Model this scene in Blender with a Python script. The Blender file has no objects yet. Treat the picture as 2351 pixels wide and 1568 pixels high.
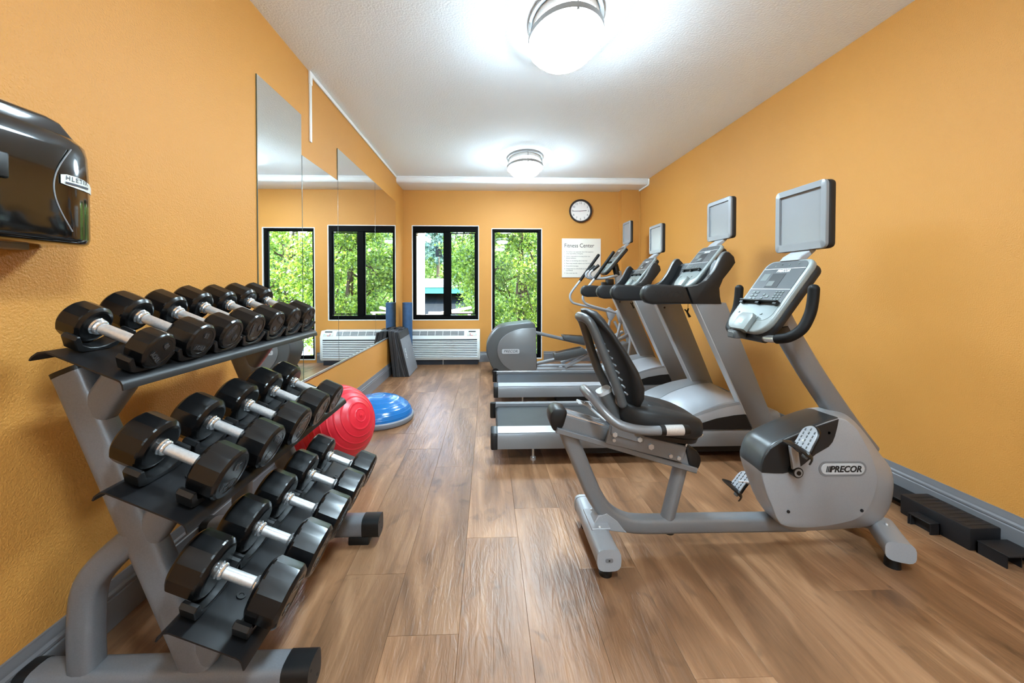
import bpy, bmesh, math, random
import numpy as np
from mathutils import Vector, Matrix, Euler
random.seed(7); RNG = np.random.default_rng(7)
SC = bpy.context.scene
COL = SC.collection
PI = math.pi
# ------------------------------------------------------------------ camera
cd = bpy.data.cameras.new('camera'); cam = bpy.data.objects.new('camera', cd); COL.objects.link(cam)
cam.location = (0, 0, 1.15)
cam.rotation_euler = (math.radians(90 - 0.9), 0, math.radians(-2.0))
cd.sensor_fit = 'HORIZONTAL'; cd.sensor_width = 36.0
cd.lens = 36.0 * 900.0 / 2351.0
cd.shift_x = 24.07 / 2351.0
cd.shift_y = -111.86 / 2351.0
cd.clip_start = 0.02; cd.clip_end = 400
SC.camera = cam
# ------------------------------------------------------------------ sky, sun, exposure
W = bpy.data.worlds.new('sky'); SC.world = W; W.use_nodes = True
wn = W.node_tree.nodes; wl = W.node_tree.links
sky = wn.new('ShaderNodeTexSky'); sky.sky_type = 'NISHITA'; sky.sun_disc = False
sky.sun_elevation = math.radians(48); sky.sun_rotation = math.radians(74); sky.air_density = 1.3
wn['Background'].inputs[1].default_value = 0.9
wl.new(sky.outputs[0], wn['Background'].inputs[0])
sd = bpy.data.lights.new('sun', 'SUN'); sd.energy = 12.5; sd.angle = math.radians(0.6); sd.color = (1, .95, .86)
sun = bpy.data.objects.new('sun', sd); COL.objects.link(sun)
sun.rotation_euler = Vector((-0.70, -0.20, -0.70)).to_track_quat('-Z', 'Y').to_euler()
SC.view_settings.view_transform = 'Standard'; SC.view_settings.look = 'None'
SC.view_settings.exposure = 1.75; SC.view_settings.gamma = 1.0
SC.view_settings.use_curve_mapping = False
LAMP = 52.0; BAND = 9.0
LAMP_COL = (0.665, 0.87, 1.0)

# ------------------------------------------------------------------ helpers
def lin(*c):
    return tuple((v / 255 / 12.92 if v <= 10 else ((v / 255 + .055) / 1.055) ** 2.4) for v in c) + (1,)

class B:
    """collects shapes in one bmesh"""
    def __init__(s): s.bm = bmesh.new()
    def add(s, t, M=None):
        if M is not None: bmesh.ops.transform(t, matrix=M, verts=t.verts)
        me = bpy.data.meshes.new('t'); t.to_mesh(me); t.free(); s.bm.from_mesh(me); bpy.data.meshes.remove(me)
        return s
    def box(s, lo, hi, bev=0, seg=2, M=None):
        t = bmesh.new()
        bmesh.ops.create_cube(t, size=1)
        lo = Vector(lo); hi = Vector(hi)
        for v in t.verts:
            v.co = Vector([(lo[i] + hi[i]) / 2 + v.co[i] * (hi[i] - lo[i]) for i in range(3)])
        if bev: bmesh.ops.bevel(t, geom=t.edges[:], offset=bev, segments=seg, affect='EDGES', profile=.5, clamp_overlap=True)
        return s.add(t, M)
    def prism(s, pts, lo, hi, axis='Y', bev=0, seg=2, M=None):
        t = bmesh.new()
        def P(a, b, c):
            return {'Y': (a, c, b), 'X': (c, a, b), 'Z': (a, b, c)}[axis]
        A = [t.verts.new(P(a, b, lo)) for a, b in pts]; C = [t.verts.new(P(a, b, hi)) for a, b in pts]
        n = len(pts)
        f1 = t.faces.new(A); f2 = t.faces.new(C[::-1])
        for i in range(n): t.faces.new((A[i], C[i], C[(i + 1) % n], A[(i + 1) % n]))
        bmesh.ops.recalc_face_normals(t, faces=t.faces[:])
        if bev:
            es = [e for e in t.edges if any(f is f1 or f is f2 for f in e.link_faces)]
            bmesh.ops.bevel(t, geom=es, offset=bev, segments=seg, affect='EDGES', profile=.5, clamp_overlap=True)
        return s.add(t, M)
    def rings(s, R, caps=True, closed=False, M=None):
        t = bmesh.new()
        V = [[t.verts.new(p) for p in r] for r in R]; n = len(R[0])
        for a, b in list(zip(V, V[1:])) + ([(V[-1], V[0])] if closed else []):
            for i in range(n): t.faces.new((a[i], a[(i + 1) % n], b[(i + 1) % n], b[i]))
        if caps and not closed: t.faces.new(V[0][::-1]); t.faces.new(V[-1])
        bmesh.ops.recalc_face_normals(t, faces=t.faces[:])
        return s.add(t, M)
    def tube(s, path, r, seg=12, flat=None, up=None, closed=False, caps=True, M=None):
        """sweep; r number or list; flat=(a,b) half sizes of an oval section, a along 'up' side"""
        P = [Vector(p) for p in path]; n = len(P)
        T = []
        for i in range(n):
            a = P[i - 1] if (i > 0 or closed) else P[i]; b = P[(i + 1) % n] if (i < n - 1 or closed) else P[i]
            T.append((b - a).normalized())
        N = Vector(up) if up else (Vector((0, 0, 1)) if abs(T[0].z) < .9 else Vector((1, 0, 0)))
        R = []
        for i in range(n):
            N = (N - T[i] * N.dot(T[i])).normalized(); Bn = T[i].cross(N)
            ra, rb = flat if flat else ((r[i], r[i]) if isinstance(r, (list, tuple)) else (r, r))
            ring = []
            for k in range(seg):
                q = 2 * PI * k / seg; c, d = math.cos(q), math.sin(q)
                if flat:
                    c = math.copysign(abs(c) ** .6, c); d = math.copysign(abs(d) ** .6, d)
                ring.append(P[i] + N * (ra * c) + Bn * (rb * d))
            R.append(ring)
        return s.rings(R, caps=caps, closed=closed, M=M)
    def lathe(s, prof, o=(0, 0, 0), d=(0, 0, 1), seg=24, M=None, caps=True):
        """prof = [(along, radius)]"""
        d = Vector(d).normalized(); a = d.orthogonal().normalized(); b = d.cross(a); o = Vector(o)
        R = [[o + d * h + (a * math.cos(2 * PI * k / seg) + b * math.sin(2 * PI * k / seg)) * max(r, 1e-4) for k in range(seg)] for h, r in prof]
        return s.rings(R, caps=caps, M=M)
    def grid(s, rows, M=None, thick=0):
        t = bmesh.new(); V = [[t.verts.new(p) for p in r] for r in rows]
        for a, b in zip(V, V[1:]):
            for i in range(len(a) - 1): t.faces.new((a[i], a[i + 1], b[i + 1], b[i]))
        bmesh.ops.recalc_face_normals(t, faces=t.faces[:])
        if thick: bmesh.ops.solidify(t, geom=t.faces[:], thickness=thick)
        return s.add(t, M)
    def ball(s, c, r, u=16, v=10, sc=(1, 1, 1), M=None):
        t = bmesh.new(); bmesh.ops.create_uvsphere(t, u_segments=u, v_segments=v, radius=r)
        for w in t.verts: w.co = Vector(c) + Vector([w.co[i] * sc[i] for i in range(3)])
        return s.add(t, M)

def finish(bm, name, smooth=38):
    if smooth:
        lim = math.radians(smooth)
        for f in bm.faces: f.smooth = True
        for e in bm.edges:
            if len(e.link_faces) == 2 and e.calc_face_angle(0) > lim: e.smooth = False
    me = bpy.data.meshes.new(name); bm.to_mesh(me); bm.free()
    return me

def origin(o):
    v = Vector((0, 0, 0))
    while o is not None:
        v = v + Vector(o.location); o = o.parent
    return v

def mk(name, b, mat, parent=None, smooth=38, label=None, kind=None):
    """one mesh object; geometry given in world coordinates (parents are never rotated at build time)"""
    bm = b.bm
    if parent is not None:
        bmesh.ops.translate(bm, vec=-origin(parent), verts=bm.verts)
    me = finish(bm, name, smooth); me.materials.append(mat)
    o = bpy.data.objects.new(name, me); COL.objects.link(o)
    if parent is not None: o.parent = parent
    if label: o['label'] = label
    if kind: o['kind'] = kind
    return o

def tag(o, label, cat, group=None):
    o['label'] = label; o['category'] = cat
    if group: o['group'] = group
    return o

def thing(name, label, cat, loc=(0, 0, 0), group=None):
    o = bpy.data.objects.new(name, None); COL.objects.link(o); o.location = loc; o.empty_display_size = .1
    return tag(o, label, cat, group)

def struct(name, b, mat, smooth=38):
    o = mk(name, b, mat, None, smooth); o['kind'] = 'structure'; return o

def copy_tree(o, parent=None):
    c = o.copy(); COL.objects.link(c); c.parent = parent
    for ch in list(o.children): copy_tree(ch, c)
    return c

def sm(path, n=6, closed=False):
    P = [Vector(p) for p in path]; out = []; m = len(P)
    for i in range(m if closed else m - 1):
        a, b, c, d = (P[(i - 1) % m] if (closed or i > 0) else P[0]), P[i], P[(i + 1) % m], (P[(i + 2) % m] if (closed or i + 2 < m) else P[-1])
        for k in range(n):
            t = k / n
            out.append(.5 * ((2 * b) + (c - a) * t + (2 * a - 5 * b + 4 * c - d) * t * t + (3 * b - 3 * c + d - a) * t ** 3))
    if not closed: out.append(P[-1])
    return out
def sm2(pts, n=5): return [(p.x, p.y) for p in sm([(a, b, 0) for a, b in pts], n, True)]
def xz(pts, y): return [(a, y, c) for a, c in pts]
def rrect(w, h, r, n=5):
    out = []
    for cx, cy, a0 in ((w / 2 - r, h / 2 - r, 0), (-w / 2 + r, h / 2 - r, 90), (-w / 2 + r, -h / 2 + r, 180), (w / 2 - r, -h / 2 + r, 270)):
        for k in range(n + 1):
            a = math.radians(a0 + 90 * k / n); out.append((cx + r * math.cos(a), cy + r * math.sin(a)))
    return out
def frame_mat(o, ex, ey):
    ex = Vector(ex).normalized(); ey = Vector(ey).normalized(); ez = ex.cross(ey)
    M = Matrix((ex, ey, ez)).transposed().to_4x4(); M.translation = Vector(o); return M

def text_b(body, size, M, ext=.0006, align='CENTER', sx=1.0, shear=0.0, bold=0.0):
    cu = bpy.data.curves.new('txt', 'FONT'); cu.body = body; cu.size = size; cu.extrude = ext; cu.align_x = align; cu.align_y = 'CENTER'
    cu.resolution_u = 3; cu.shear = shear; cu.offset = bold
    o = bpy.data.objects.new('txt', cu)
    me = bpy.data.meshes.new_from_object(o)
    bpy.data.objects.remove(o); bpy.data.curves.remove(cu)
    t = bmesh.new(); t.from_mesh(me); bpy.data.meshes.remove(me)
    for v in t.verts: v.co.x *= sx
    b = B(); b.add(t, M); return b

# ------------------------------------------------------------------ materials
def mat(name, col, rough=.5, metal=0.0, spec=.5, coat=0.0, noise=None, bump=None, emit=None, aniso=0):
    """noise=(scale, amount) tone variation; bump=(scale, strength, distance)"""
    m = bpy.data.materials.new(name); m.use_nodes = True
    n = m.node_tree.nodes; l = m.node_tree.links; p = n['Principled BSDF']
    p.inputs['Base Color'].default_value = col if len(col) == 4 else tuple(col) + (1,)
    p.inputs['Roughness'].default_value = rough; p.inputs['Metallic'].default_value = metal
    p.inputs['Specular IOR Level'].default_value = spec
    if coat: p.inputs['Coat Weight'].default_value = coat; p.inputs['Coat Roughness'].default_value = .08
    tc = n.new('ShaderNodeTexCoord')
    if noise:
        t = n.new('ShaderNodeTexNoise'); t.inputs['Scale'].default_value = noise[0]; t.inputs['Detail'].default_value = 4
        l.new(tc.outputs['Object'], t.inputs['Vector'])
        mx = n.new('ShaderNodeMixRGB'); mx.blend_type = 'MULTIPLY'; mx.inputs[0].default_value = 1
        mx.inputs[1].default_value = p.inputs['Base Color'].default_value
        r = n.new('ShaderNodeMapRange'); r.inputs[1].default_value = .3; r.inputs[2].default_value = .7
        r.inputs[3].default_value = 1 - noise[1]; r.inputs[4].default_value = 1 + noise[1] * .3
        l.new(t.outputs[0], r.inputs[0]); l.new(r.outputs[0], mx.inputs[2]); l.new(mx.outputs[0], p.inputs['Base Color'])
    if bump:
        t = n.new('ShaderNodeTexNoise'); t.inputs['Scale'].default_value = bump[0]; t.inputs['Detail'].default_value = 2.5
        l.new(tc.outputs['Object'], t.inputs['Vector'])
        b = n.new('ShaderNodeBump'); b.inputs['Strength'].default_value = bump[1]; b.inputs['Distance'].default_value = bump[2]
        l.new(t.outputs[0], b.inputs['Height']); l.new(b.outputs[0], p.inputs['Normal'])
    if emit:
        p.inputs['Emission Color'].default_value = tuple(emit[0]) + (1,); p.inputs['Emission Strength'].default_value = emit[1]
    return m

def glass_mat(name, tint=(1, 1, 1, 1)):
    m = bpy.data.materials.new(name); m.use_nodes = True; n = m.node_tree.nodes; l = m.node_tree.links
    n.remove(n['Principled BSDF'])
    tr = n.new('ShaderNodeBsdfTransparent'); tr.inputs[0].default_value = tint
    gl = n.new('ShaderNodeBsdfGlossy'); gl.inputs['Roughness'].default_value = .02
    fr = n.new('ShaderNodeFresnel'); fr.inputs[0].default_value = 1.25
    mx = n.new('ShaderNodeMixShader'); l.new(fr.outputs[0], mx.inputs[0]); l.new(tr.outputs[0], mx.inputs[1]); l.new(gl.outputs[0], mx.inputs[2])
    l.new(mx.outputs[0], n['Material Output'].inputs[0]); return m

def wood_mat():
    m = bpy.data.materials.new('wood_plank'); m.use_nodes = True; n = m.node_tree.nodes; l = m.node_tree.links; p = n['Principled BSDF']
    tc = n.new('ShaderNodeTexCoord'); oi = n.new('ShaderNodeObjectInfo')
    cb = n.new('ShaderNodeCombineXYZ')
    mu = n.new('ShaderNodeMath'); mu.operation = 'MULTIPLY'; mu.inputs[1].default_value = 37
    l.new(oi.outputs['Random'], mu.inputs[0]); l.new(mu.outputs[0], cb.inputs[0]); l.new(mu.outputs[0], cb.inputs[1])
    ad = n.new('ShaderNodeVectorMath'); l.new(tc.outputs['Object'], ad.inputs[0]); l.new(cb.outputs[0], ad.inputs[1])
    def noise(sx, sy, det, dist=0.0, rough=.55):
        mp = n.new('ShaderNodeMapping'); mp.inputs['Scale'].default_value = (sx, sy, 1); l.new(ad.outputs[0], mp.inputs[0])
        t = n.new('ShaderNodeTexNoise'); t.inputs['Scale'].default_value = 1; t.inputs['Detail'].default_value = det
        t.inputs['Distortion'].default_value = dist; t.inputs['Roughness'].default_value = rough; l.new(mp.outputs[0], t.inputs['Vector']); return t
    broad = noise(9, 1.6, 3, .8); fine = noise(110, 3.2, 4, .3); knots = noise(7, 5, 2, 1.5)
    cr = n.new('ShaderNodeValToRGB'); e = cr.color_ramp.elements
    e[0].position = .30; e[0].color = lin(116, 82, 56); e[1].position = .72; e[1].color = lin(172, 130, 96)
    k = cr.color_ramp.elements.new(.5); k.color = lin(138, 99, 69)
    l.new(broad.outputs[0], cr.inputs[0])
    mx = n.new('ShaderNodeMixRGB'); mx.blend_type = 'MULTIPLY'; mx.inputs[0].default_value = .75
    r1 = n.new('ShaderNodeMapRange'); r1.inputs[1].default_value = .32; r1.inputs[2].default_value = .68; r1.inputs[3].default_value = .76; r1.inputs[4].default_value = 0.9
    l.new(fine.outputs[0], r1.inputs[0]); l.new(cr.outputs[0], mx.inputs[1]); l.new(r1.outputs[0], mx.inputs[2])
    mk_ = n.new('ShaderNodeMixRGB'); mk_.blend_type = 'MULTIPLY'; mk_.inputs[0].default_value = 1
    r3 = n.new('ShaderNodeMapRange'); r3.inputs[1].default_value = .24; r3.inputs[2].default_value = .40; r3.inputs[3].default_value = .62; r3.inputs[4].default_value = 1
    l.new(knots.outputs[0], r3.inputs[0]); l.new(mx.outputs[0], mk_.inputs[1]); l.new(r3.outputs[0], mk_.inputs[2])
    hv = n.new('ShaderNodeHueSaturation'); r2 = n.new('ShaderNodeMapRange'); r2.inputs[3].default_value = .86; r2.inputs[4].default_value = 1.12
    l.new(oi.outputs['Random'], r2.inputs[0]); l.new(r2.outputs[0], hv.inputs['Value']); l.new(mk_.outputs[0], hv.inputs['Color'])
    l.new(hv.outputs[0], p.inputs['Base Color'])
    p.inputs['Roughness'].default_value = .34; p.inputs['Specular IOR Level'].default_value = .38
    relief = noise(38, 7, 3, 1.0); ma = n.new('ShaderNodeMath'); ma.operation = 'ADD'
    fm = n.new('ShaderNodeMath'); fm.operation = 'MULTIPLY'; fm.inputs[1].default_value = .35; l.new(fine.outputs[0], fm.inputs[0])
    l.new(relief.outputs[0], ma.inputs[0]); l.new(fm.outputs[0], ma.inputs[1])
    b = n.new('ShaderNodeBump'); b.inputs['Strength'].default_value = .8; b.inputs['Distance'].default_value = .003
    l.new(ma.outputs[0], b.inputs['Height']); l.new(b.outputs[0], p.inputs['Normal'])
    return m

M = dict(
    wall=mat('orange_paint', (.56, .252, .054), .5, spec=.3, noise=(.9, .05), bump=(170, .6, .005)),
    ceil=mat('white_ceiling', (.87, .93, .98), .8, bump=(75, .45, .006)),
    wood=wood_mat(), joint=mat('plank_core', lin(98, 70, 50), .7),
    base=mat('grey_baseboard_paint', lin(112, 111, 114), .35),
    white=mat('white_paint', lin(232, 232, 230), .45), conduit=mat('white_conduit', lin(226, 226, 224), .4),
    black_frame=mat('black_window_frame', lin(3, 3, 3), .6, spec=.08), glass=glass_mat('window_glass'),
    mirror=mat('mirror_silver', (.93, .95, .94), .012, 1.0), mirror_edge=mat('mirror_edge', lin(70, 88, 84), .2),
    rubber=mat('black_rubber', lin(13, 13, 14), .25, spec=.45, noise=(14, .2)),
    rubber_face=mat('black_rubber_face', lin(38, 38, 40), .36, noise=(18, .2)),
    emboss=mat('embossed_black', lin(16, 16, 17), .3), emboss_hi=mat('embossed_rim', lin(66, 66, 68), .25),
    steel=mat('brushed_steel', (.70, .71, .72), .30, .7, noise=(160, .12)), chrome=mat('chrome', (.82, .84, .86), .12, .85),
    rack=mat('grey_rack_paint', lin(116, 117, 121), .36, .25, noise=(300, .10)), rack_black=mat('black_powder_coat', lin(20, 20, 22), .42, spec=.4, noise=(200, .12)),
    cradle=mat('black_plastic_cradle', lin(17, 17, 18), .36), endcap=mat('black_end_cap', lin(13, 13, 14), .42, spec=.4),
    red=mat('red_vinyl', lin(206, 32, 50), .36, spec=.5), blue=mat('blue_vinyl', lin(18, 104, 172), .20, spec=.6),
    bosu_base=mat('grey_rubber_base', lin(128, 132, 140), .5), dark_base=mat('dark_under', lin(30, 34, 44), .6),
    mat_dark=mat('dark_grey_foam', lin(40, 40, 43), .6, noise=(30, .15)), mat_face=mat('grey_foam_face', lin(122, 123, 127), .5, noise=(20, .1)),
    roller=mat('blue_foam', lin(50, 84, 122), .6, noise=(25, .15)),
    silver=mat('silver_grey_paint', lin(152, 154, 158), .38, .1, noise=(320, .06)),
    silver_lt=mat('light_silver', lin(186, 188, 191), .34, .15), silver_dk=mat('mid_grey_paint', lin(122, 123, 126), .36, .2, noise=(320, .06)),
    alu=mat('aluminium', (.80, .81, .82), .30, .9), frame=mat('grey_metallic_frame', lin(122, 123, 126), .32, .35, noise=(320, .06)), charcoal=mat('charcoal_plastic', lin(30, 30, 31), .45, spec=.35, noise=(260, .08)),
    charcoal_lt=mat('grey_plastic', lin(78, 80, 81), .36), blackp=mat('black_plastic', lin(9, 9, 10), .4, spec=.4),
    foam=mat('black_foam_grip', lin(9, 9, 10), .6, spec=.25, noise=(200, .2)), belt=mat('running_belt', lin(30, 31, 33), .5, spec=.4, noise=(9, .35)),
    seat=mat('seat_vinyl', lin(34, 33, 33), .5, spec=.3, noise=(220, .18)), screen=mat('screen_glass', lin(128, 130, 133), .26, .0, spec=.6),
    panel=mat('console_panel', lin(68, 71, 73), .34), panel_lt=mat('console_panel_light', lin(98, 106, 104), .34),
    shell=mat('pale_console_shell', lin(122, 127, 125), .36), lcd=mat('console_display', lin(112, 116, 115), .2),
    led=mat('green_led', lin(120, 205, 175), .4, emit=((.25, .8, .55), .25)), print_w=mat('white_print', lin(214, 216, 216), .5),
    print_d=mat('dark_print', lin(52, 46, 43), .6), clockw=mat('clock_face', lin(222, 214, 208), .5), clockrim=mat('clock_rim', lin(40, 30, 28), .3),
    handred=mat('red_hand', lin(150, 40, 40), .5), paper=mat('cream_board', lin(222, 214, 202), .55),
    ac=mat('white_appliance', lin(222, 226, 224), .36), ac_dark=mat('dark_vent', lin(60, 63, 66), .6), ac_panel=mat('control_panel', lin(196, 196, 184), .4),
    button_r=mat('red_button', lin(210, 60, 60), .4), button_b=mat('blue_button', lin(60, 70, 110), .4), black_deep=mat('deep_black', lin(14, 15, 18), .6),
    lamp_band=mat('lamp_band', (.95, .95, .93), .3, emit=(LAMP_COL, BAND)),
    lamp=mat('lamp_diffuser', (.95, .95, .93), .3, emit=(LAMP_COL, LAMP)), nickel=mat('brushed_nickel', (.30, .29, .28), .4, .4),
    bezel=mat('grey_bezel', lin(124, 126, 129), .36),
    smoke=mat('smoked_plastic', lin(15, 13, 12), .07, spec=.8, coat=.5), smoke2=mat('smoked_plastic_panel', lin(30, 23, 19), .08, spec=.8, coat=.5),
    bracket=mat('grey_bracket', lin(150, 140, 128), .5), bolt=mat('bolt_steel', (.55, .56, .57), .35, .6), decal=mat('silver_decal', lin(214, 218, 212), .35), decal_d=mat('navy_decal', lin(40, 42, 58), .5),
    shroud_top=mat('dark_shroud_plastic', lin(50, 51, 52), .34),
    drum=mat('drum_panel_plastic', lin(112, 113, 114), .2, spec=.6),
    step=mat('black_step_plastic', lin(22, 21, 23), .5, spec=.35, bump=(220, .3, .002)),
)

# ================================================================== the room
XL, XR, YB, YF, ZC = -1.28, 2.30, 6.0, -3.4, 2.692
b = B(); b.box((XL - .2, YF - .2, -.12), (XR + .2, YB + .2, -.009)); FLOOR = struct('floor', b, M['joint'], 0)
PW, PL, G = .2345, 1.21, .0006
offs = {0: 1.566, 1: 1.284, 2: 1.78, 3: 2.01, 4: 1.57, 5: 2.32, 6: 1.05, 7: 1.86, 8: 1.42, 9: 2.2, 10: 1.7}
shared = {}
for c in range(-4, 14):
    x0 = -.566 + c * PW; x1 = x0 + PW
    xa, xb = max(x0, XL), min(x1, XR)
    if xb - xa < .02: continue
    s0 = offs.get(c, 1.1 + ((c * 0.37) % 1) * PL)
    k0 = math.floor((YF - s0) / PL)
    for k in range(k0, 10):
        y0 = s0 + k * PL; ya, yb = max(y0, YF), min(y0 + PL, YB)
        if yb - ya < .03: continue
        key = (round(xb - xa, 4), round(yb - ya, 4))
        if key not in shared:
            w, h = key; q = B(); q.box((-w / 2 + G / 2, -h / 2 + G / 2, -.008), (w / 2 - G / 2, h / 2 - G / 2, 0), .0009, 1)
            shared[key] = finish(q.bm, 'plank', 0); shared[key].materials.append(M['wood'])
        o = bpy.data.objects.new('plank', shared[key]); COL.objects.link(o); o.parent = FLOOR
        o.location = ((xa + xb) / 2, (ya + yb) / 2, 0)
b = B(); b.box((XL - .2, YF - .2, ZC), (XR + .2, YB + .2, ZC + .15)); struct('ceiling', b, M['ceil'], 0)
b = B(); b.box((XL - .2, YF - .2, -.12), (XL, YB + .2, ZC + .1)); struct('wall_left', b, M['wall'], 0)
b = B(); b.box((XR, YF - .2, -.12), (XR + .2, YB + .2, ZC + .1)); struct('wall_right', b, M['wall'], 0)
b = B(); b.box((XL, YF - .2, -.1), (XR, YF, ZC)); struct('wall_front', b, M['white'], 0)
# back wall round two openings
W1 = (-1.147, -.139, .64, 2.076); W2 = (.06, .828, .044, 2.036); TH = .16
b = B()
def wb(x0, x1, z0, z1): b.box((x0, YB, z0), (x1, YB + TH, z1))
wb(XL, W1[0], -.1, ZC); wb(W1[0], W1[1], -.1, W1[2]); wb(W1[0], W1[1], W1[3], ZC)
wb(W1[1], W2[0], -.1, ZC); wb(W2[0], W2[1], -.1, W2[2]); wb(W2[0], W2[1], W2[3], ZC); wb(W2[1], XR, -.1, ZC)
b.box((2.017, 5.87, 0), (XR, YB, 2.61))
struct('wall_back', b, M['wall'], 0)
# ceiling beam across the far end
b = B(); b.prism([(5.55, ZC), (5.55, 2.645), (5.556, 2.628), (5.568, 2.616), (5.585, 2.61), (YB, 2.61), (YB, ZC)], XL, XR, 'X')
b.box((XL, 5.538, 2.676), (XR, 5.552, ZC)); struct('trim_1', b, M['white'])
b = B(); b.box((XL, 2.872, 2.19), (XL + .012, 2.90, ZC), .003); b.box((XL, 2.872, ZC - .03), (XL + .013, 5.55, ZC), .003)
b.box((XL, 2.868, 2.60), (XL + .015, 2.905, ZC), .003)
struct('trim_2', b, M['conduit'])
b = B(); b.box((XR - .012, 5.848, .155), (XR, 5.87, 2.6), .003); struct('trim_4', b, M['wall'])
b = B(); b.tube([(XR - .008, 5.53, 2.68), (XR - .008, 5.53, 2.62), (XR - .012, 5.54, 2.6), (XR - .014, 5.86, 2.595)], .012, 8)
struct('trim_3', b, M['conduit'])
BP = [(0, 0), (.018, 0), (.018, .098), (.014, .103), (.018, .108), (.018, .116), (.012, .124), (.012, .134), (.007, .148), (.007, .155), (0, .155)]
b = B(); b.prism([(XL + d, z) for d, z in BP], YF, YB, 'Y'); struct('baseboard_left', b, M['base'], 20)
b = B(); b.prism([(XR - d, z) for d, z in BP], YF, 5.87, 'Y'); struct('baseboard_right', b, M['base'], 20)
b = B()
for a, c in ((XL + .018, W2[0] - .03), (W2[1] + .03, 2.017)): b.prism([(YB - d, z) for d, z in BP], a, c, 'X')
b.prism([(5.87 - d, z) for d, z in BP], 2.0, XR - .018, 'X'); struct('baseboard_back', b, M['base'], 20)

# ================================================================== windows
def window(n, Wd, panes, bars, label):
    x0, x1, z0, z1 = Wd
    e = bpy.data.objects.new('window_%d' % n, None); COL.objects.link(e); e.location = ((x0 + x1) / 2, YB + .05, z0); e['kind'] = 'structure'; e['label'] = label
    q = B(); t = .007
    for bx in ((x0 - .004, x0 + t, z0, z1), (x1 - t, x1 + .004, z0, z1), (x0, x1, z0 - .004, z0 + t), (x0, x1, z1 - t, z1 + .004)):
        q.box((bx[0], YB - .003, bx[2]), (bx[1], YB + .12, bx[3]))
    mk('reveal', q, M['white'], e, 0)
    q = B(); fo = .008
    xs = sorted(set([x0 + fo, x1 - fo])); 
    px0 = min(p[0] for p in panes); px1 = max(p[1] for p in panes); pz0 = min(p[2] for p in panes); pz1 = max(p[3] for p in panes)
    q.box((x0 + fo, YB + .02, z0 + fo), (px0, YB + .10, z1 - fo), .003); q.box((px1, YB + .02, z0 + fo), (x1 - fo, YB + .10, z1 - fo), .003)
    q.box((px0, YB + .02, z0 + fo), (px1, YB + .10, pz0), .003); q.box((px0, YB + .02, pz1), (px1, YB + .10, z1 - fo), .003)
    mk('frame', q, M['black_frame'], e, 20)
    for bx in bars:
        q = B(); q.box((bx[0], YB + .014, bx[2]), (bx[1], YB + .09, bx[3]), .004); mk('mullion', q, M['black_frame'], e, 20)
    for p in panes:
        q = B(); q.box((p[0] - .01, YB + .055, p[2] - .01), (p[1] + .01, YB + .061, p[3] + .01)); mk('pane', q, M['glass'], e, 0)
        q = B(); w = .012
        for bx in ((p[0], p[0] + w, p[2], p[3]), (p[1] - w, p[1], p[2], p[3]), (p[0] + w, p[1] - w, p[2], p[2] + w), (p[0] + w, p[1] - w, p[3] - w, p[3])):
            q.box((bx[0], YB + .04, bx[2]), (bx[1], YB + .08, bx[3]))
        mk('sash', q, M['black_frame'], e, 0)
    return e
window(1, W1, [(-1.108, -.668, .705, 1.985), (-.572, -.192, .725, 1.973)], [(-.668, -.572, .705, 1.985)], 'wide black framed sliding window with two panes above the air conditioner')
window(2, W2, [(.096, .776, .505, 1.998), (.096, .776, .09, .42)], [(.096, .776, .42, .505)], 'tall narrow black framed window reaching almost to the floor')

# ================================================================== mirrors on the left wall
mir = [(2.225, 2.742, 2.325, 'narrow tall mirror panel nearest the camera on the orange wall'),
       (2.748, 3.386, 2.052, 'shorter mirror panel between two taller ones on the left wall'),
       (3.39, 4.488, 2.325, 'wide tall mirror panel in the middle of the left wall'),
       (4.492, 5.49, 2.325, 'wide mirror panel at the far end of the left wall beside the foam roller')]
for y0, y1, zt, lb in mir:
    t = thing('wall_mirror', lb, 'mirror', (XL, (y0 + y1) / 2, .5), 'mirror panels on the left wall')
    q = B(); q.box((XL + .001, y0, .5), (XL + .006, y1, zt)); mk('backing', q, M['mirror_edge'], t, 0)
    q = B(); q.box((XL + .006, y0 + .0015, .5015), (XL + .0075, y1 - .0015, zt - .0015)); mk('mirror_glass', q, M['mirror'], t, 0)
    q = B(); q.prism([(XL, .49), (XL + .012, .49), (XL + .012, .505), (XL + .0085, .505), (XL + .0085, .497), (XL, .497)], y0, y1, 'Y'); mk('edge_channel', q, M['alu'], t, 0)

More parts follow.
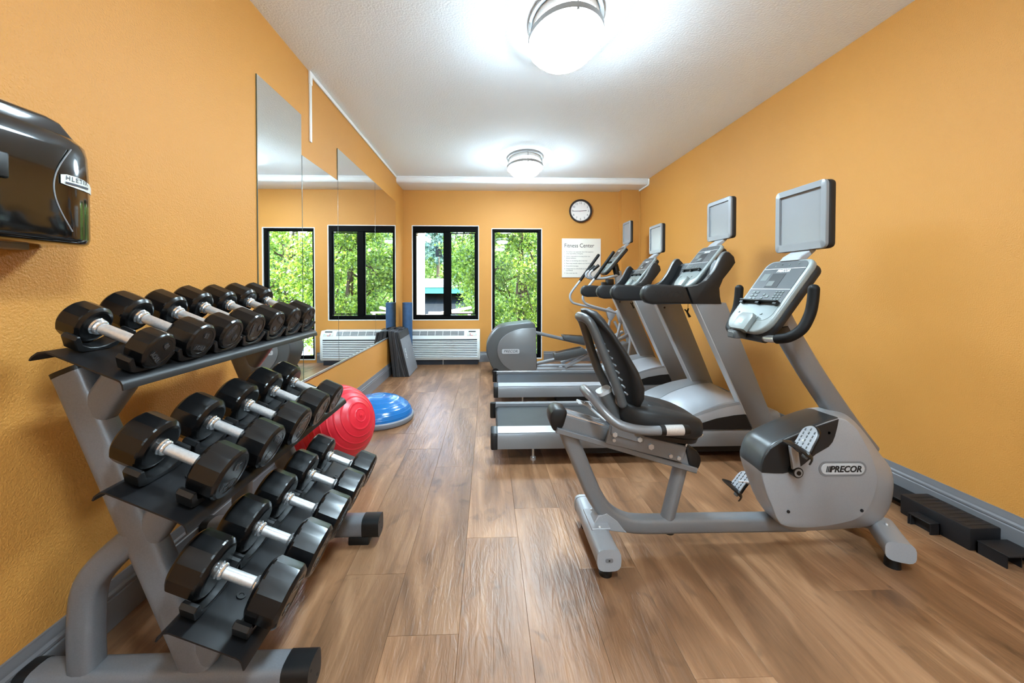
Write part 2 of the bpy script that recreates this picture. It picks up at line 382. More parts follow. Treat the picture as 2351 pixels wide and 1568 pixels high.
# ================================================================== ceiling fixtures (slightly oval)
def ceiling_lamp(x, y, lb):
    t = thing('ceiling_lamp', lb, 'lamp', (x, y, ZC), 'round ceiling lamps'); S = 1.42
    Mx = Matrix.Translation((x, y, 0)) @ Matrix.Diagonal((1, S, 1, 1))
    def L(prof, seg=56): q = B(); q.lathe(prof, seg=seg, M=Mx); return q
    def ringb(ro, ri, za, zb):
        q = B(); rs = []
        for r, z in ((ro, za), (ro, zb), (ri, zb), (ri, za)): rs.append([(r * math.cos(2 * PI * k / 56), r * math.sin(2 * PI * k / 56), z) for k in range(56)])
        q.rings(rs, closed=True, M=Mx); return q
    mk('mounting_ring', ringb(.213, .196, ZC - .022, ZC), M['nickel'], t)
    mk('trim_ring', ringb(.214, .178, ZC - .130, ZC - .100), M['nickel'], t)
    mk('glass_band', L([(ZC - .108, .190), (ZC - .058, .190)]), M['lamp_band'], t)
    mk('band_collar', L([(ZC - .058, .189), (ZC - .02, .189)]), M['white'], t)
    mk('diffuser', L([(ZC - .202, .001), (ZC - .201, .06), (ZC - .197, .112), (ZC - .189, .148), (ZC - .179, .165), (ZC - .166, .173), (ZC - .145, .176), (ZC - .12, .177)]), M['lamp'], t)
    for k in range(4):
        a = k * PI / 2 + .04; cx, cy = x + .208 * math.cos(a), y + .208 * S * math.sin(a)
        q = B(); q.tube([(cx, cy, ZC - .105), (cx, cy, ZC - .02)], .004, 8); mk('strut', q, M['nickel'], t)
        q = B(); q.tube([(cx, cy, ZC - .14), (cx, cy, ZC - .126)], .007, 8); mk('screw', q, M['nickel'], t)
ceiling_lamp(.45, 2.29, 'large round nickel-rimmed ceiling lamp near the camera')
ceiling_lamp(.445, 4.71, 'small looking round ceiling lamp near the far beam')
ceiling_lamp(.45, -.13, 'added round ceiling lamp, unseen above the camera, to brighten the room')  # extra lamp, never in view, added to brighten the room
ceiling_lamp(.45, -2.55, 'added round ceiling lamp, unseen behind the camera, for more frontal light')  # another unseen lamp, put in for light from behind the camera

# ================================================================== clock, sign, air conditioner
t = thing('wall_clock', 'round wall clock with dark rim above the white notice board', 'clock', (1.42, YB, 2.308))
cx, cz = 1.42, 2.308
q = B(); q.lathe([(0, .172), (.035, .178), (.042, .172), (.042, .158), (.03, .150), (.012, .148)], (cx, YB - .001, cz), (0, -1, 0), 48, caps=False); mk('rim', q, M['clockrim'], t)
q = B(); q.lathe([(0, .152), (.018, .152)], (cx, YB - .002, cz), (0, -1, 0), 48); mk('face', q, M['clockw'], t)
for k in range(1, 13):
    a = PI / 2 - k * PI / 6; Mx = frame_mat((cx + .122 * math.cos(a), YB - .0215, cz + .122 * math.sin(a)), (1, 0, 0), (0, 0, 1))
    mk('numeral', text_b(str(k), .045, Mx), M['print_d'], t, 0)
    q = B(); c, s_ = math.cos(a), math.sin(a); q.tube([(cx + .143 * c, YB - .021, cz + .143 * s_), (cx + .149 * c, YB - .021, cz + .149 * s_)], .0015, 6); mk('minute_mark', q, M['print_d'], t, 0)
def hand(a, l0, l1, w, m, n, d):
    c, s_ = math.cos(a), math.sin(a); q = B(); q.tube([(cx + l0 * c, YB - d, cz + l0 * s_), (cx + l1 * c, YB - d, cz + l1 * s_)], w, 6); mk(n, q, m, t, 0)
hand(math.radians(181), -.02, .118, .0032, M['print_d'], 'minute_hand', .024); hand(math.radians(4), -.02, .092, .004, M['print_d'], 'hour_hand', .026)
hand(math.radians(178), -.03, .03, .002, M['handred'], 'second_hand', .028)
t = thing('notice_board', 'square cream notice board with gym rules beneath the clock', 'sign', (1.44, YB, 1.29))
q = B(); q.box((1.138, YB - .012, 1.291), (1.739, YB - .001, 1.888), .002); mk('board', q, M['paper'], t)
def sg(s, size, x, z, n='lettering', bold=0, sx=1): mk(n, text_b(s, size, frame_mat((x, YB - .0125, z), (1, 0, 0), (0, 0, 1)), .0004, 'LEFT', sx, 0, bold), M['print_d'], t, 0)
sg('Fitness Center', .0875, 1.172, 1.778, bold=.0002, sx=.89)
rules = ['1.|This facility is not supervised. Use of the equipment', '|is the responsibility of the guest.', '2.|Guest is responsible for knowing his/her own', '|physical limitations.',
         '3.|Please, no wet bathing suits or bare feet.', '4.|Please keep breakable objects out of the facilities.', '5.|No alcoholic beverages.', '6.|Unsupervised use of this facility by minors', '|is prohibited.', '7.|Use at your own risk.']
zs = [1.683, 1.656, 1.614, 1.587, 1.547, 1.507, 1.467, 1.425, 1.398, 1.357]
for r, z in zip(rules, zs):
    a, c = r.split('|')
    if a: sg(a, .0235, 1.174, z, 'rule_number')
    sg(c, .0235, 1.2, z, 'rule_text', sx=.86)
q = B(); q.tube([(1.445, YB - .014, 1.873), (1.445, YB - .012, 1.873)], .004, 8); mk('nail', q, M['steel'], t)

t = thing('air_conditioner', 'long white wall air conditioner with slatted grille under the wide window', 'air conditioner', (-.65, 5.9, 0))
ax0, ax1, ay = -1.20, -.118, 5.74
q = B(); q.prism([(ay + .055, .505), (YB - .02, .505), (YB - .02, .075), (ay + .02, .075), (ay, .10), (ay, .425)], ax0, ax1, 'X', .008); mk('cabinet', q, M['ac'], t)
q = B(); q.box((ax0 + .03, ay + .05, 0.0), (ax1 - .03, YB - .03, .077)); mk('plinth', q, M['dark_base'], t, 0)
nd = Vector((0, .055, .08)).normalized()     # sloping top vent
MV = frame_mat((0, ay - .0015, .425), (1, 0, 0), (0, .055, .08))
q = B(); q.box((ax0 + .06, .014, -.001), (ax1 - .23, .086, .0015), M=MV); mk('top_vent', q, M['ac_dark'], t, 0)
for k in range(7):
    xx = ax0 + .09 + k * .112
    q = B(); q.box((xx, .014, .001), (xx + .006, .086, .004), M=MV); mk('vent_rib', q, M['ac'], t, 0)
for k in range(6):
    q = B(); q.box((ax0 + .06, .02 + k * .0125, .001), (ax1 - .23, .0225 + k * .0125, .003), M=MV); mk('vent_bar', q, M['ac'], t, 0)
q = B(); q.box((ax1 - .185, .008, -.001), (ax1 - .045, .09, .003), .002, M=MV); mk('control_panel', q, M['ac_panel'], t)
q = B(); q.box((ax1 - .165, .066, .002), (ax1 - .06, .086, .004), M=MV); mk('display', q, M['black_deep'], t, 0)
for dx, dz, mm in ((.150, .012, 'button_b'), (.150, .032, 'button_r'), (.125, .008, 'button_r'), (.085, .012, 'ac'), (.07, .03, 'led')):
    q = B(); q.box((ax1 - dx, dz, .002), (ax1 - dx + .02, dz + .010, .0055), .001, M=MV); mk('button', q, M[mm], t)
for k in range(10):
    z = .118 + k * .0255
    q = B(); q.prism([(ay - .006, z), (ay + .002, z - .003), (ay + .002, z + .014), (ay - .005, z + .012)], ax0 + .02, ax1 - .035, 'X'); mk('grille_slat', q, M['ac'], t, 20)
q = B(); q.box((ax0 + .025, ay - .0012, .112), (ax1 - .04, ay + .001, .382)); mk('grille_recess', q, M['ac_dark'], t, 0)
q = B(); q.tube([(-.66, ay + .06, .0), (-.66, ay + .06, .08)], .012, 8); mk('levelling_foot', q, M['steel'], t)

# ================================================================== dumbbell rack
RK = thing('dumbbell_rack', 'grey three-tier dumbbell rack with black sloping shelves along the left wall', 'rack', (-.9, 1.45, 0))
YN, YFR = .95, 2.0
TIERS = [  # shelf section from back lip to front lip
    [(-1.072, .978), (-1.066, .987), (-1.052, .997), (-1.034, .999), (-.874, .932), (-.864, .927), (-.859, .918), (-.857, .905)],
    [(-.935, .645), (-.930, .655), (-.918, .664), (-.903, .664), (-.733, .589), (-.723, .583), (-.718, .575), (-.715, .562)],
    [(-.795, .303), (-.790, .314), (-.778, .324), (-.763, .324), (-.607, .259), (-.597, .253), (-.591, .245), (-.586, .226)]]
for T in TIERS:
    q = B(); q.grid([[(x, yy, z) for x, z in T] for yy in (YN, YFR)], thick=.004); mk('shelf', q, M['rack_black'], RK, 50)
FR = []
for T in TIERS:   # shelf frames: origin, slope direction
    a, c = Vector((T[3][0], 0, T[3][1])), Vector((T[4][0], 0, T[4][1])); u = (c - a).normalized(); FR.append(((a + c) / 2, u, Vector((-u.z, 0, u.x))))
for Y0 in (1.10, 1.78):
    q = B(); q.tube([(-1.235, Y0, .072), (-.545, Y0, .072)], 0, 20, flat=(.043, .042)); mk('foot', q, M['rack'], RK)
    q = B(); q.tube([(-.56, Y0, .072), (-.50, Y0, .072), (-.486, Y0, .072)], 0, 20, flat=(.0445, .0435))
    q.box((-.62, Y0 - .036, 0), (-.53, Y0 + .036, .036), .004); ec = mk('end_cap', q, M['endcap'], RK)
    q = B(); q.tube([(-.4858, Y0 - .022, .095), (-.4852, Y0 - .022, .095)], .004, 8); q.tube([(-.4858, Y0 + .016, .048), (-.4852, Y0 + .016, .048)], .004, 8); mk('screw_hole', q, M['black_deep'], ec, 0)
    q = B(); q.tube([(-1.26, Y0, .072), (-1.228, Y0, .072)], 0, 20, flat=(.0445, .0435)); q.box((-1.22, Y0 - .036, 0), (-1.14, Y0 + .036, .036), .004); mk('end_cap', q, M['endcap'], RK)
    q = B(); q.tube([(-1.124, Y0, .925), (-.793, Y0, .10)], 0, 22, flat=(.045, .032), up=(.83, 0, .332)); mk('upright', q, M['rack'], RK)
    q = B(); q.tube([(-1.126, Y0, .93), (-1.121, Y0, .918)], 0, 22, flat=(.046, .033), up=(.83, 0, .332)); mk('upright_cap', q, M['endcap'], RK)
    q = B(); q.tube(sm([(-1.10, Y0, .10), (-1.10, Y0, .22), (-1.088, Y0, .33), (-1.04, Y0, .40), (-.955, Y0, .475)], 5), 0, 18, flat=(.036, .032), up=(1, 0, 0)); mk('rear_brace', q, M['rack'], RK)
    for i, (s_, e_) in enumerate((((-1.075, .79), (-.965, .945)), ((-.94, .455), (-.832, .61)), ((-.80, .115), (-.70, .272)))):
        q = B(); q.tube([(s_[0], Y0, s_[1]), (e_[0], Y0, e_[1])], 0, 18, flat=(.042, .030), up=(.8, 0, -.55)); mk('shelf_arm', q, M['rack'], RK)
for i, (o_, u_, n_) in enumerate(FR):
    for yy in (1.10, 1.78):
        Mx = Matrix((u_, (0, 1, 0), n_)).transposed().to_4x4(); Mx.translation = o_ + Vector((0, yy, 0))
        q = B(); q.lathe([(0, .012), (.003, .012), (.003, .007), (.001, .006)], (.0, 0, 0), (0, 0, 1), 16, M=Mx); mk('shelf_bolt', q, M['endcap'], RK)
# saddle cradles
def saddle_mesh(k, depth):
    pr = [(-.070, .036), (-.066, .045), (-.058, .044), (-.042, .020), (-.020, .011), (0, .009), (.020, .011), (.042, .020), (.058, .044), (.066, .045), (.070, .036), (.052, .006), (.036, 0), (-.036, 0), (-.052, .006)]
    q = B(); q.prism([(a * k, c * k) for a, c in pr], -depth / 2, depth / 2, 'X', .002, 1); me = finish(q.bm, 'saddle', 30); me.materials.append(M['cradle']); return me
def head_b(q, R, L, Mx):
    """twelve-sided head along +x from 0 to L, rims cut by cones so the facets end in curves"""
    seg = 48; ap = R * math.cos(PI / 12); prof = [(0, .30 * R), (0, .72 * R), (.02 * L, .82 * R), (.07 * L, .90 * R), (.12 * L, .97 * R), (.17 * L, 1.04 * R), (.85 * L, 1.04 * R), (.90 * L, .985 * R), (.96 * L, .915 * R), (1.0 * L, .85 * R), (1.0 * L, .70 * R), (.985 * L, .68 * R), (.985 * L, .25 * R)]
    rings = []
    for a, r in prof:
        ring = []
        for k in range(seg):
            th = 2 * PI * k / seg; d = (th + PI / 12) % (PI / 6) - PI / 12; pr = ap / math.cos(d); rr = min(pr, r)
            ring.append((a, rr * math.cos(th + PI / 12), rr * math.sin(th + PI / 12)))
        rings.append(ring)
    q.rings(rings, M=Mx)
ORD = ['nearest', 'second', 'third', 'fourth', 'fifth', 'sixth', 'seventh and farthest']
def dumbbell(tier, Y, cx, R, L, wt, rot, label, k):
    o_, u_, n_ = FR[tier]
    # centre above the shelf
    dn = R + .009 * k; c = o_ + u_ * ((cx - o_.x - n_.x * dn) / u_.x) + n_ * dn; c.y = Y
    base = c - n_ * R
    t = thing('dumbbell', label, 'dumbbell', base, 'black twelve-sided dumbbells on the rack')
    Mx = Matrix((u_, (0, 1, 0), n_)).transposed().to_4x4(); Mx.translation = c
    Mb = Matrix((-u_, (0, -1, 0), n_)).transposed().to_4x4(); Mb.translation = c
    h = .0565
    q = B(); q.lathe([(-h + .008, .0142), (h - .008, .0142)], d=(1, 0, 0), seg=20, M=Mx); mk('handle', q, M['steel'], t)
    for MM in (Mx, Mb):
        q = B(); q.lathe([(h - .016, .0148), (h - .013, .019), (h - .008, .0205), (h - .006, .0185), (h - .003, .0185), (h + .001, .0225), (h + .004, .0225)], d=(1, 0, 0), seg=20, M=MM, caps=True); mk('collar', q, M['chrome'], t)
        q = B(); head_b(q, R, L, MM @ Matrix.Translation((h, 0, 0))); mk('head', q, M['rubber'], t, 10)
    # markings on the outer face that looks into the room
    MF = Matrix(((0, 1, 0), n_, u_)).transposed().to_4x4(); MF.translation = c + u_ * (h + L * .985)
    MF = MF @ Matrix.Rotation(rot, 4, 'Z')
    q = B(); q.prism(rrect(R * 1.05, R * .34, R * .15), .0, .0012, 'Z', M=MF @ Matrix.Translation((0, R * .36, 0))); bd = mk('badge', q, M['emboss'], t, 0)
    mk('badge_lettering', text_b('TROY', R * .34, MF @ Matrix.Translation((0, R * .36, .0014)), .0004, sx=1.0, bold=.0004), M['emboss_hi'], bd, 0)
    q = B(); q.prism(rrect(R * .5, R * .34, R * .15), .0, .0012, 'Z', M=MF @ Matrix.Translation((0, -R * .36, 0))); bd = mk('weight_plate', q, M['emboss'], t, 0)
    mk('weight_number', text_b(str(wt), R * .36, MF @ Matrix.Translation((0, -R * .36, .0014)), .0004, bold=.0006), M['emboss_hi'], bd, 0)
T1 = [(1.04, -.950, .049, .060, 10, 2.4), (1.19, -.970, .0535, .082, 15, 2.9), (1.335, -.978, .0535, .084, 15, .9), (1.48, -.992, .0555, .092, 20, 1.6), (1.63, -.999, .0555, .096, 20, -.5), (1.775, -1.004, .058, .099, 25, -.5), (1.92, -1.008, .058, .102, 25, -.5)]
T2 = [(1.055, -.803, .068, .084, 30, 2.9), (1.24, -.803, .068, .090, 40, -.6), (1.42, -.801, .069, .092, 35, 0.2), (1.60, -.807, .069, .094, 35, 2.2), (1.76, -.807, .066, .090, 40, 2.5)]
T3 = [(1.055, -.660, .076, .092, 45, -.5), (1.235, -.660, .076, .094, 45, -.5), (1.41, -.660, .075, .094, 50, .4), (1.59, -.660, .074, .090, 50, -.4), (1.77, -.660, .072, .088, 45, .6)]
names = ['top', 'middle', 'bottom']
for ti, (TT, kk) in enumerate(zip((T1, T2, T3), (1.0, 1.22, 1.3))):
    sm_ = saddle_mesh(kk, .036 if ti == 0 else .042)
    for i, (Y, cx, R, L, wt, rot) in enumerate(TT):
        last = i == len(TT) - 1
        lb = ('black dumbbell, %s along the %s shelf of the rack' % ('farthest' if last else ORD[i] + (' from the near end' if i else ' the camera'), names[ti]))
        if ti == 0 and i == 0: lb = 'smallest black dumbbell, marked 10, nearest the camera on the top shelf'
        dumbbell(ti, Y, cx, R, L, wt, rot, lb, kk)
        o_, u_, n_ = FR[ti]
        for du in (-.070, .066):
            s_ = bpy.data.objects.new('saddle', sm_); COL.objects.link(s_); s_.parent = RK
            Mx = Matrix((u_, (0, 1, 0), n_)).transposed().to_4x4(); Mx.translation = o_ + u_ * du + Vector((0, Y, 0)) + n_ * .001
            s_.matrix_local = Matrix.Translation(-RK.location) @ Mx

# ================================================================== exercise ball, balance dome
R = .253; C0 = Vector((-1.0, 2.57, R + .001)); ax = Vector((.84, -.43, .38)).normalized()
t = thing('exercise_ball', 'large red exercise ball with concentric ridges beside the rack', 'ball', (C0.x, C0.y, 0))
prof = []
ribs = [math.radians(a) for a in (9, 19, 29, 38.5, 48, 57, 66, 75, 84, 93, 102, 111, 120, 129, 138, 147, 156, 167)]
phis = sorted([math.radians(a) for a in np.arange(1, 180, 3)] + [r + d for r in ribs for d in (-.014, -.005, .005, .014)])
for p_ in phis:
    rr = R + (.0026 if any(abs(p_ - r) < .0055 for r in ribs) else 0)
    prof.append((rr * math.cos(p_), rr * math.sin(p_)))
q = B(); q.lathe(prof, C0, ax, 64); mk('ball_skin', q, M['red'], t, 60)
q = B(); q.lathe([(R - .004, .014), (R + .002, .013), (R + .003, .007), (R + .006, .006), (R + .007, .001)], C0, ax, 20); mk('valve_plug', q, M['red'], t)
t = thing('balance_dome', 'blue half-dome balance trainer on a grey base behind the red ball', 'balance trainer', (-.955, 3.42, 0))
c3 = (-.955, 3.42, 0)
q = B(); q.lathe([(.004, .270), (.004, .296), (.018, .305), (.042, .305), (.050, .298), (.050, .27)], c3, seg=64); mk('base', q, M['bosu_base'], t)
q = B(); q.lathe([(0, .262), (.006, .262)], c3, seg=48); mk('underside', q, M['dark_base'], t)
q = B(); prof = []
rb = [.12, .27, .42, .56, .69, .81, .92]
for p_ in sorted(list(np.arange(.02, 1.0, .04)) + [r + d for r in rb for d in (-.012, -.004, .004, .012)] + [1.0]):
    a = p_ * PI / 2; bump = .0014 if any(abs(p_ - r) < .005 for r in rb) else 0
    prof.append((.048 + (.165 + bump) * math.cos(a), (.292 + bump) * math.sin(a)))
q.lathe(prof, c3, seg=64); mk('dome', q, M['blue'], t, 60)
q = B(); q.box((-.955 - .045, 3.42 - .309, .018), (-.955 + .045, 3.42 - .290, .034), .004); mk('grip_recess', q, M['dark_base'], t)

# ================================================================== mats leaning by the wall, foam roller
lean = .135 / .575
specs = [(-1.205, .085, 'thick dark folded exercise mat at the back of the leaning stack'), (-1.115, .055, 'middle grey exercise mat of the leaning stack'), (-1.056, .058, 'front grey exercise mat of the leaning stack with pale lettering')]
for i, (x0, w, lb) in enumerate(specs):
    H = .585 - .008 * i; d = min(lean, .118 + .02 * i) if i else .105
    t = thing('exercise_mat', lb, 'mat', (x0 + w / 2, 5.3, 0), 'exercise mats leaning on the left wall')
    q = B(); n = 2
    for k in range(n):
        a = x0 + k * w / n + .001; e = a + w / n - .003; sh = -lean * H if i else -.062
        q.prism([(a, .0), (e, .0), (e + sh, H - .004 * k), (a + sh, H)], 5.0 + .006 * i, 5.6, 'Y', .004, 1)
    body = mk('foam_panels', q, M['mat_dark'], t)
    sh = -lean * H if i else -.062; e = x0 + w
    q = B(); q.prism([(e - .003, .006), (e - .001, .006), (e - .001 + sh, H - .01), (e - .003 + sh, H - .01)], 5.005 + .006 * i, 5.595, 'Y'); mk('face_cover', q, M['mat_face'], t)
    if i == 2:
        up = Vector((sh, 0, H)).normalized()
        for k, ch in enumerate('SPRI'):
            pass
        MM = frame_mat((e + .0005 + sh * .50, 5.13, H * .50), -up, (0, 1, 0))
        mk('lettering', text_b('SPRI', .075, MM, .0006), M['print_w'], t, 0)
    q = B()
    for k in range(3):
        yy = 5.22 + .05 * k; zz = H + .004; xx = x0 + w / 2 + sh
        q.tube(sm([(xx - .02, yy, zz), (xx - .005, yy + .02, zz + .012), (xx + .014, yy - .015, zz + .01), (xx + .02, yy + .03, zz)], 4), .003, 6)
    mk('carry_cord', q, M['blackp'], t)
t = thing('foam_roller', 'tall blue foam roller standing in the corner behind the mats', 'foam roller', (-1.155, 5.668, 0))
q = B(); q.lathe([(0, .066), (.003, .07), (.92, .07), (.923, .066)], (-1.155, 5.668, 0), seg=32); rl = mk('roller_body', q, M['roller'], t)
q = B(); q.lathe([(.9232, .062), (.9238, .061)], (-1.155, 5.668, 0), seg=32); mk('end_face', q, M['roller'], t)

# ================================================================== shared pieces of the machines
def console(t, p0, p1, yc, w, detail=True):
    d = Vector((p1[0] - p0[0], 0, p1[1] - p0[1])); L = d.length
    Mx = frame_mat((p0[0], yc, p0[1]), (0, -1, 0), d)
    def out(k, y0, y1, rb, rt, n=6):
        W_ = w * k / 2; o = []
        for cx, cy, r, a0 in ((W_ - rt, y1 - rt, rt, 0), (-W_ + rt, y1 - rt, rt, 90), (-W_ + rb, y0 + rb, rb, 180), (W_ - rb, y0 + rb, rb, 270)):
            for i in range(n + 1):
                a = math.radians(a0 + 90 * i / n); o.append((cx + r * math.cos(a), cy + r * math.sin(a)))
        return o
    q = B(); q.prism(out(1, 0, L, .075, .045), -.026, 0, 'Z', .010, 3, M=Mx); sh = mk('console_shell', q, M['shell'], t)
    q = B(); q.prism(out(.96, .008, L - .006, .07, .042), -.062, -.024, 'Z', .014, 2, M=Mx); mk('console_back', q, M['charcoal'], t)
    q = B(); q.prism(out(.86, .36 * L, L * .97, .006, .036), -.002, .0015, 'Z', M=Mx); pn = mk('face_panel', q, M['panel'], t, 0)
    q = B(); q.prism(out(.86, .16 * L, L * .362, .045, .004), -.002, .0012, 'Z', M=Mx); mk('lower_panel', q, M['panel_lt'], t, 0)
    for yy in (.575, .865):
        q = B(); q.box((-.43 * w, yy * L, .001), (.43 * w, yy * L + .0022, .0024), M=Mx); mk('divider', q, M['print_w'], t, 0)
    q = B(); q.box((-.16 * w, .60 * L, .001), (.12 * w, .80 * L, .0026), .0004, 1, M=Mx); dw = mk('display_window', q, M['charcoal'], t, 0)
    q = B(); q.box((-.14 * w, .62 * L, .0022), (.0 * w, .69 * L, .0034), M=Mx); mk('display', q, M['lcd'], dw, 0)
    if detail:
        mk('logo_lettering', text_b('PRECOR', .02, Mx @ Matrix.Translation((.02 * w, .835 * L, .002)), .0003, shear=.2, bold=.0006), M['print_w'], t, 0)
        q = B(); q.box((-.36 * w, .70 * L, .001), (-.22 * w, .80 * L, .002), M=Mx); mk('instruction_label', q, M['panel_lt'], t, 0)
    bts = [(-.30 + .09 * i, .44 + .045 * j, .018, .011) for i in range(2) for j in range(3)] + [(.20 + .065 * i, .44 + .033 * j, .011, .008) for i in range(3) for j in range(4)] + [(-.04, .45, .012, .010), (-.03, .50, .012, .010), (.06, .475, .016, .014)]
    if detail: bts += [(-.33, .24, .010, .008), (.20, .24, .010, .008), (.17, .19, .012, .01), (-.22, .91, .008, .006), (-.1, .93, .008, .006), (.06, .92, .008, .006), (.24, .93, .008, .006)]
    for bx, by, bw, bh in bts:
        q = B(); q.box((bx * w - bw / 2, by * L - bh / 2, .0008), (bx * w + bw / 2, by * L + bh / 2, .004), .0012, 1, M=Mx); mk('button', q, M['panel_lt'], t)
    q = B(); q.box((-.42 * w, .385 * L, .0), (.42 * w, .405 * L, .022), .002, 1, M=Mx)
    for sx in (-.38, 0, .38): q.box((sx * w - .01, .36 * L, .0), (sx * w + .01, .40 * L, .016), M=Mx)
    mk('reading_ledge', q, M['blackp'], t)
    q = B(); q.prism([(-.17 * w, -.004), (.17 * w, -.004), (.17 * w, .17 * L), (.12 * w, .215 * L), (-.12 * w, .215 * L), (-.17 * w, .17 * L)], -.002, .022, 'Z', .005, 2, M=Mx); dk = mk('phone_dock', q, M['shell'], t)
    q = B(); q.box((-.045 * w, .06 * L, .0215), (.045 * w, .12 * L, .0232), .001, 1, M=Mx); mk('indicator_light', q, M['led'], dk, 0)
    return Mx, L

def tv(t, X, yc, z0, z1, w, top):
    """screen facing -x on a folded neck"""
    h = z1 - z0; zc = (z0 + z1) / 2; T_ = .046
    ro = [(yc + a, zc + c) for a, c in rrect(w, h, .022, 5)]; ri = [(yc + a, zc + c + .004) for a, c in rrect(w - .052, h - .062, .006, 5)]
    q = B(); q.rings([[(X + .012, y, z) for y, z in ro], [(X + .002, y, z) for y, z in ro], [(X, yc + (y - yc) * .985, zc + (z - zc) * .985) for y, z in ro], [(X, y, z) for y, z in ri], [(X + .012, y, z) for y, z in ri]], closed=True)
    mk('screen_bezel', q, M['bezel'], t)
    q = B(); q.prism(ro, X + .010, X + T_, 'X', .010, 2); mk('screen_housing', q, M['charcoal'], t)
    q = B(); q.box((X + .0085, yc - w / 2 + .02, z0 + .02), (X + .0105, yc + w / 2 - .02, z1 - .02)); mk('screen_glass', q, M['screen'], t, 0)
    q = B(); q.prism([(X + .012, z0 + .012), (X + .004, z0 - .006), (top[0] + .004, top[1] + .012), (top[0] - .012, top[1] - .006), (top[0] + .01, top[1] - .02), (X + .036, z0 - .004), (X + .046, z0 + .03), (X + .03, z0 + .03)], yc - .055, yc + .055, 'Y', .003, 1); mk('screen_neck', q, M['silver'], t)

# ================================================================== treadmills
def treadmill(label):
    yc = 2.85
    t = thing('treadmill', label, 'treadmill', (.9, yc, 0), 'treadmills side by side')
    for s in (-1, 1):
        pr = [(-.35, .105), (-.352, .185), (-.343, .203), (-.335, .206), (-.262, .222), (-.255, .217), (-.255, .105)]
        q = B(); q.prism([(yc - s * -a if s > 0 else yc + a, z) for a, z in pr] if s < 0 else [(yc - a, z) for a, z in pr], .06, 1.80, 'X', .002, 1); r = mk('side_rail', q, M['silver_dk'], t)
        q = B(); ys = sorted((yc + s * .341, yc + s * .263)); q.prism([(ys[0], .2065 if s < 0 else .2225), (ys[1], .2225 if s < 0 else .2065), (ys[1], .2235 if s < 0 else .2075), (ys[0], .2075 if s < 0 else .2235)], .065, 1.79, 'X'); mk('tread_strip', q, M['silver'], r, 0)
        q = B(); q.prism([(yc + s * -a * -1 if False else yc - s * a * -1 if False else yc + s * abs(a) * 1.004, z + (.003 if z > .15 else -.003)) for a, z in pr], .018, .064, 'X', .008, 2); mk('rear_cap', q, M['endcap'], t)
        q = B(); q.tube([(.30, yc + s * .27, 0), (.30, yc + s * .27, .02), (.30, yc + s * .27, .021), (.30, yc + s * .27, .11)], [.018, .018, .008, .008], 12); mk('levelling_foot', q, M['steel'], t)
        # uprights
        q = B(); y0, y1 = sorted((yc + s * .35, yc + s * .275))
        q.prism([(1.352, 1.045), (1.556, 1.045), (1.925, .16), (1.905, .06), (1.812, .06)], y0, y1, 'Y', .012, 2); u = mk('upright', q, M['silver_dk'], t)
        q = B(); q.prism([(1.348, 1.045), (1.364, 1.045), (1.824, .06), (1.808, .06)], y0 + .006, y1 - .006, 'Y', .002, 1); mk('upright_edge', q, M['silver_lt'], u)
        q = B(); q.tube([(1.845, yc + s * .3505, .16), (1.845, yc + s * .352, .16)], .009, 10); q.tube([(1.43, yc - (.2745) * 1 * s * -1, .98), (1.43, yc + s * .2735, .98)], .008, 10); mk('bolt', q, M['blackp'], u, 0)
        # hand rail and console side
        y0, y1 = sorted((yc + s * .352, yc + s * .285))
        q = B(); q.prism([(.999, 1.10), (1.004, 1.128), (1.022, 1.152), (1.052, 1.165), (1.15, 1.163), (1.286, 1.150), (1.333, 1.037), (1.072, 1.034), (1.03, 1.046), (1.006, 1.07)], y0, y1, 'Y', .020, 4); mk('handrail', q, M['charcoal'], t)
        q = B(); q.prism([(1.290, 1.150), (1.36, 1.160), (1.42, 1.192), (1.475, 1.262), (1.516, 1.340), (1.545, 1.378), (1.575, 1.372), (1.603, 1.345), (1.613, 1.306), (1.58, 1.258), (1.532, 1.198), (1.508, 1.14), (1.512, 1.088), (1.524, 1.034), (1.337, 1.036)], *sorted((yc + s * .352, yc + s * .318)), 'Y', .008, 2); mk('console_side', q, M['charcoal'], t)
        q = B(); q.tube(sm([(1.27, yc + s * .332, 1.146), (1.36, yc + s * .330, 1.156), (1.42, yc + s * .330, 1.188), (1.475, yc + s * .330, 1.258), (1.516, yc + s * .330, 1.337), (1.545, yc + s * .330, 1.373), (1.57, yc + s * .330, 1.372)], 4), 0, 12, flat=(.005, .020), up=(-.6, 0, .8)); mk('side_rim', q, M['charcoal_lt'], t)
    if True:
        mk('rail_lettering', text_b('PRECOR', .055, frame_mat((1.17, yc - .3525, 1.098), (1, 0, 0), (0, 0, 1)), .0006, shear=.2), M['charcoal'], t, 0)
    q = B(); q.prism([(1.262, 1.118), (1.33, 1.112), (1.41, 1.118), (1.48, 1.152), (1.538, 1.228), (1.574, 1.318), (1.586, 1.336), (1.600, 1.326), (1.606, 1.308), (1.57, 1.25), (1.528, 1.19), (1.505, 1.14), (1.508, 1.05), (1.33, 1.05), (1.262, 1.075)], yc - .316, yc + .316, 'Y', .004, 1); mk('console_tray', q, M['charcoal_lt'], t)
    for s in (-1, 1):
        y0, y1 = sorted((yc + s * .165, yc + s * .314))
        q = B(); q.grid([[(x - .004, yy, z + .003) for x, z in ((1.415, 1.122), (1.48, 1.156), (1.538, 1.230), (1.572, 1.315))] for yy in (y0, y1)], thick=.002); mk('cup_holder', q, M['blackp'], t)
    q = B(); q.prism([(1.48, 1.15), (1.64, 1.36), (1.62, 1.30), (1.55, 1.15)], yc - .06, yc + .06, 'Y'); mk('console_support', q, M['charcoal'], t)
    console(t, (1.418, 1.150), (1.660, 1.452), yc, .295, True)
    tv(t, 1.703, yc, 1.495, 1.79, .295, (1.665, 1.452))
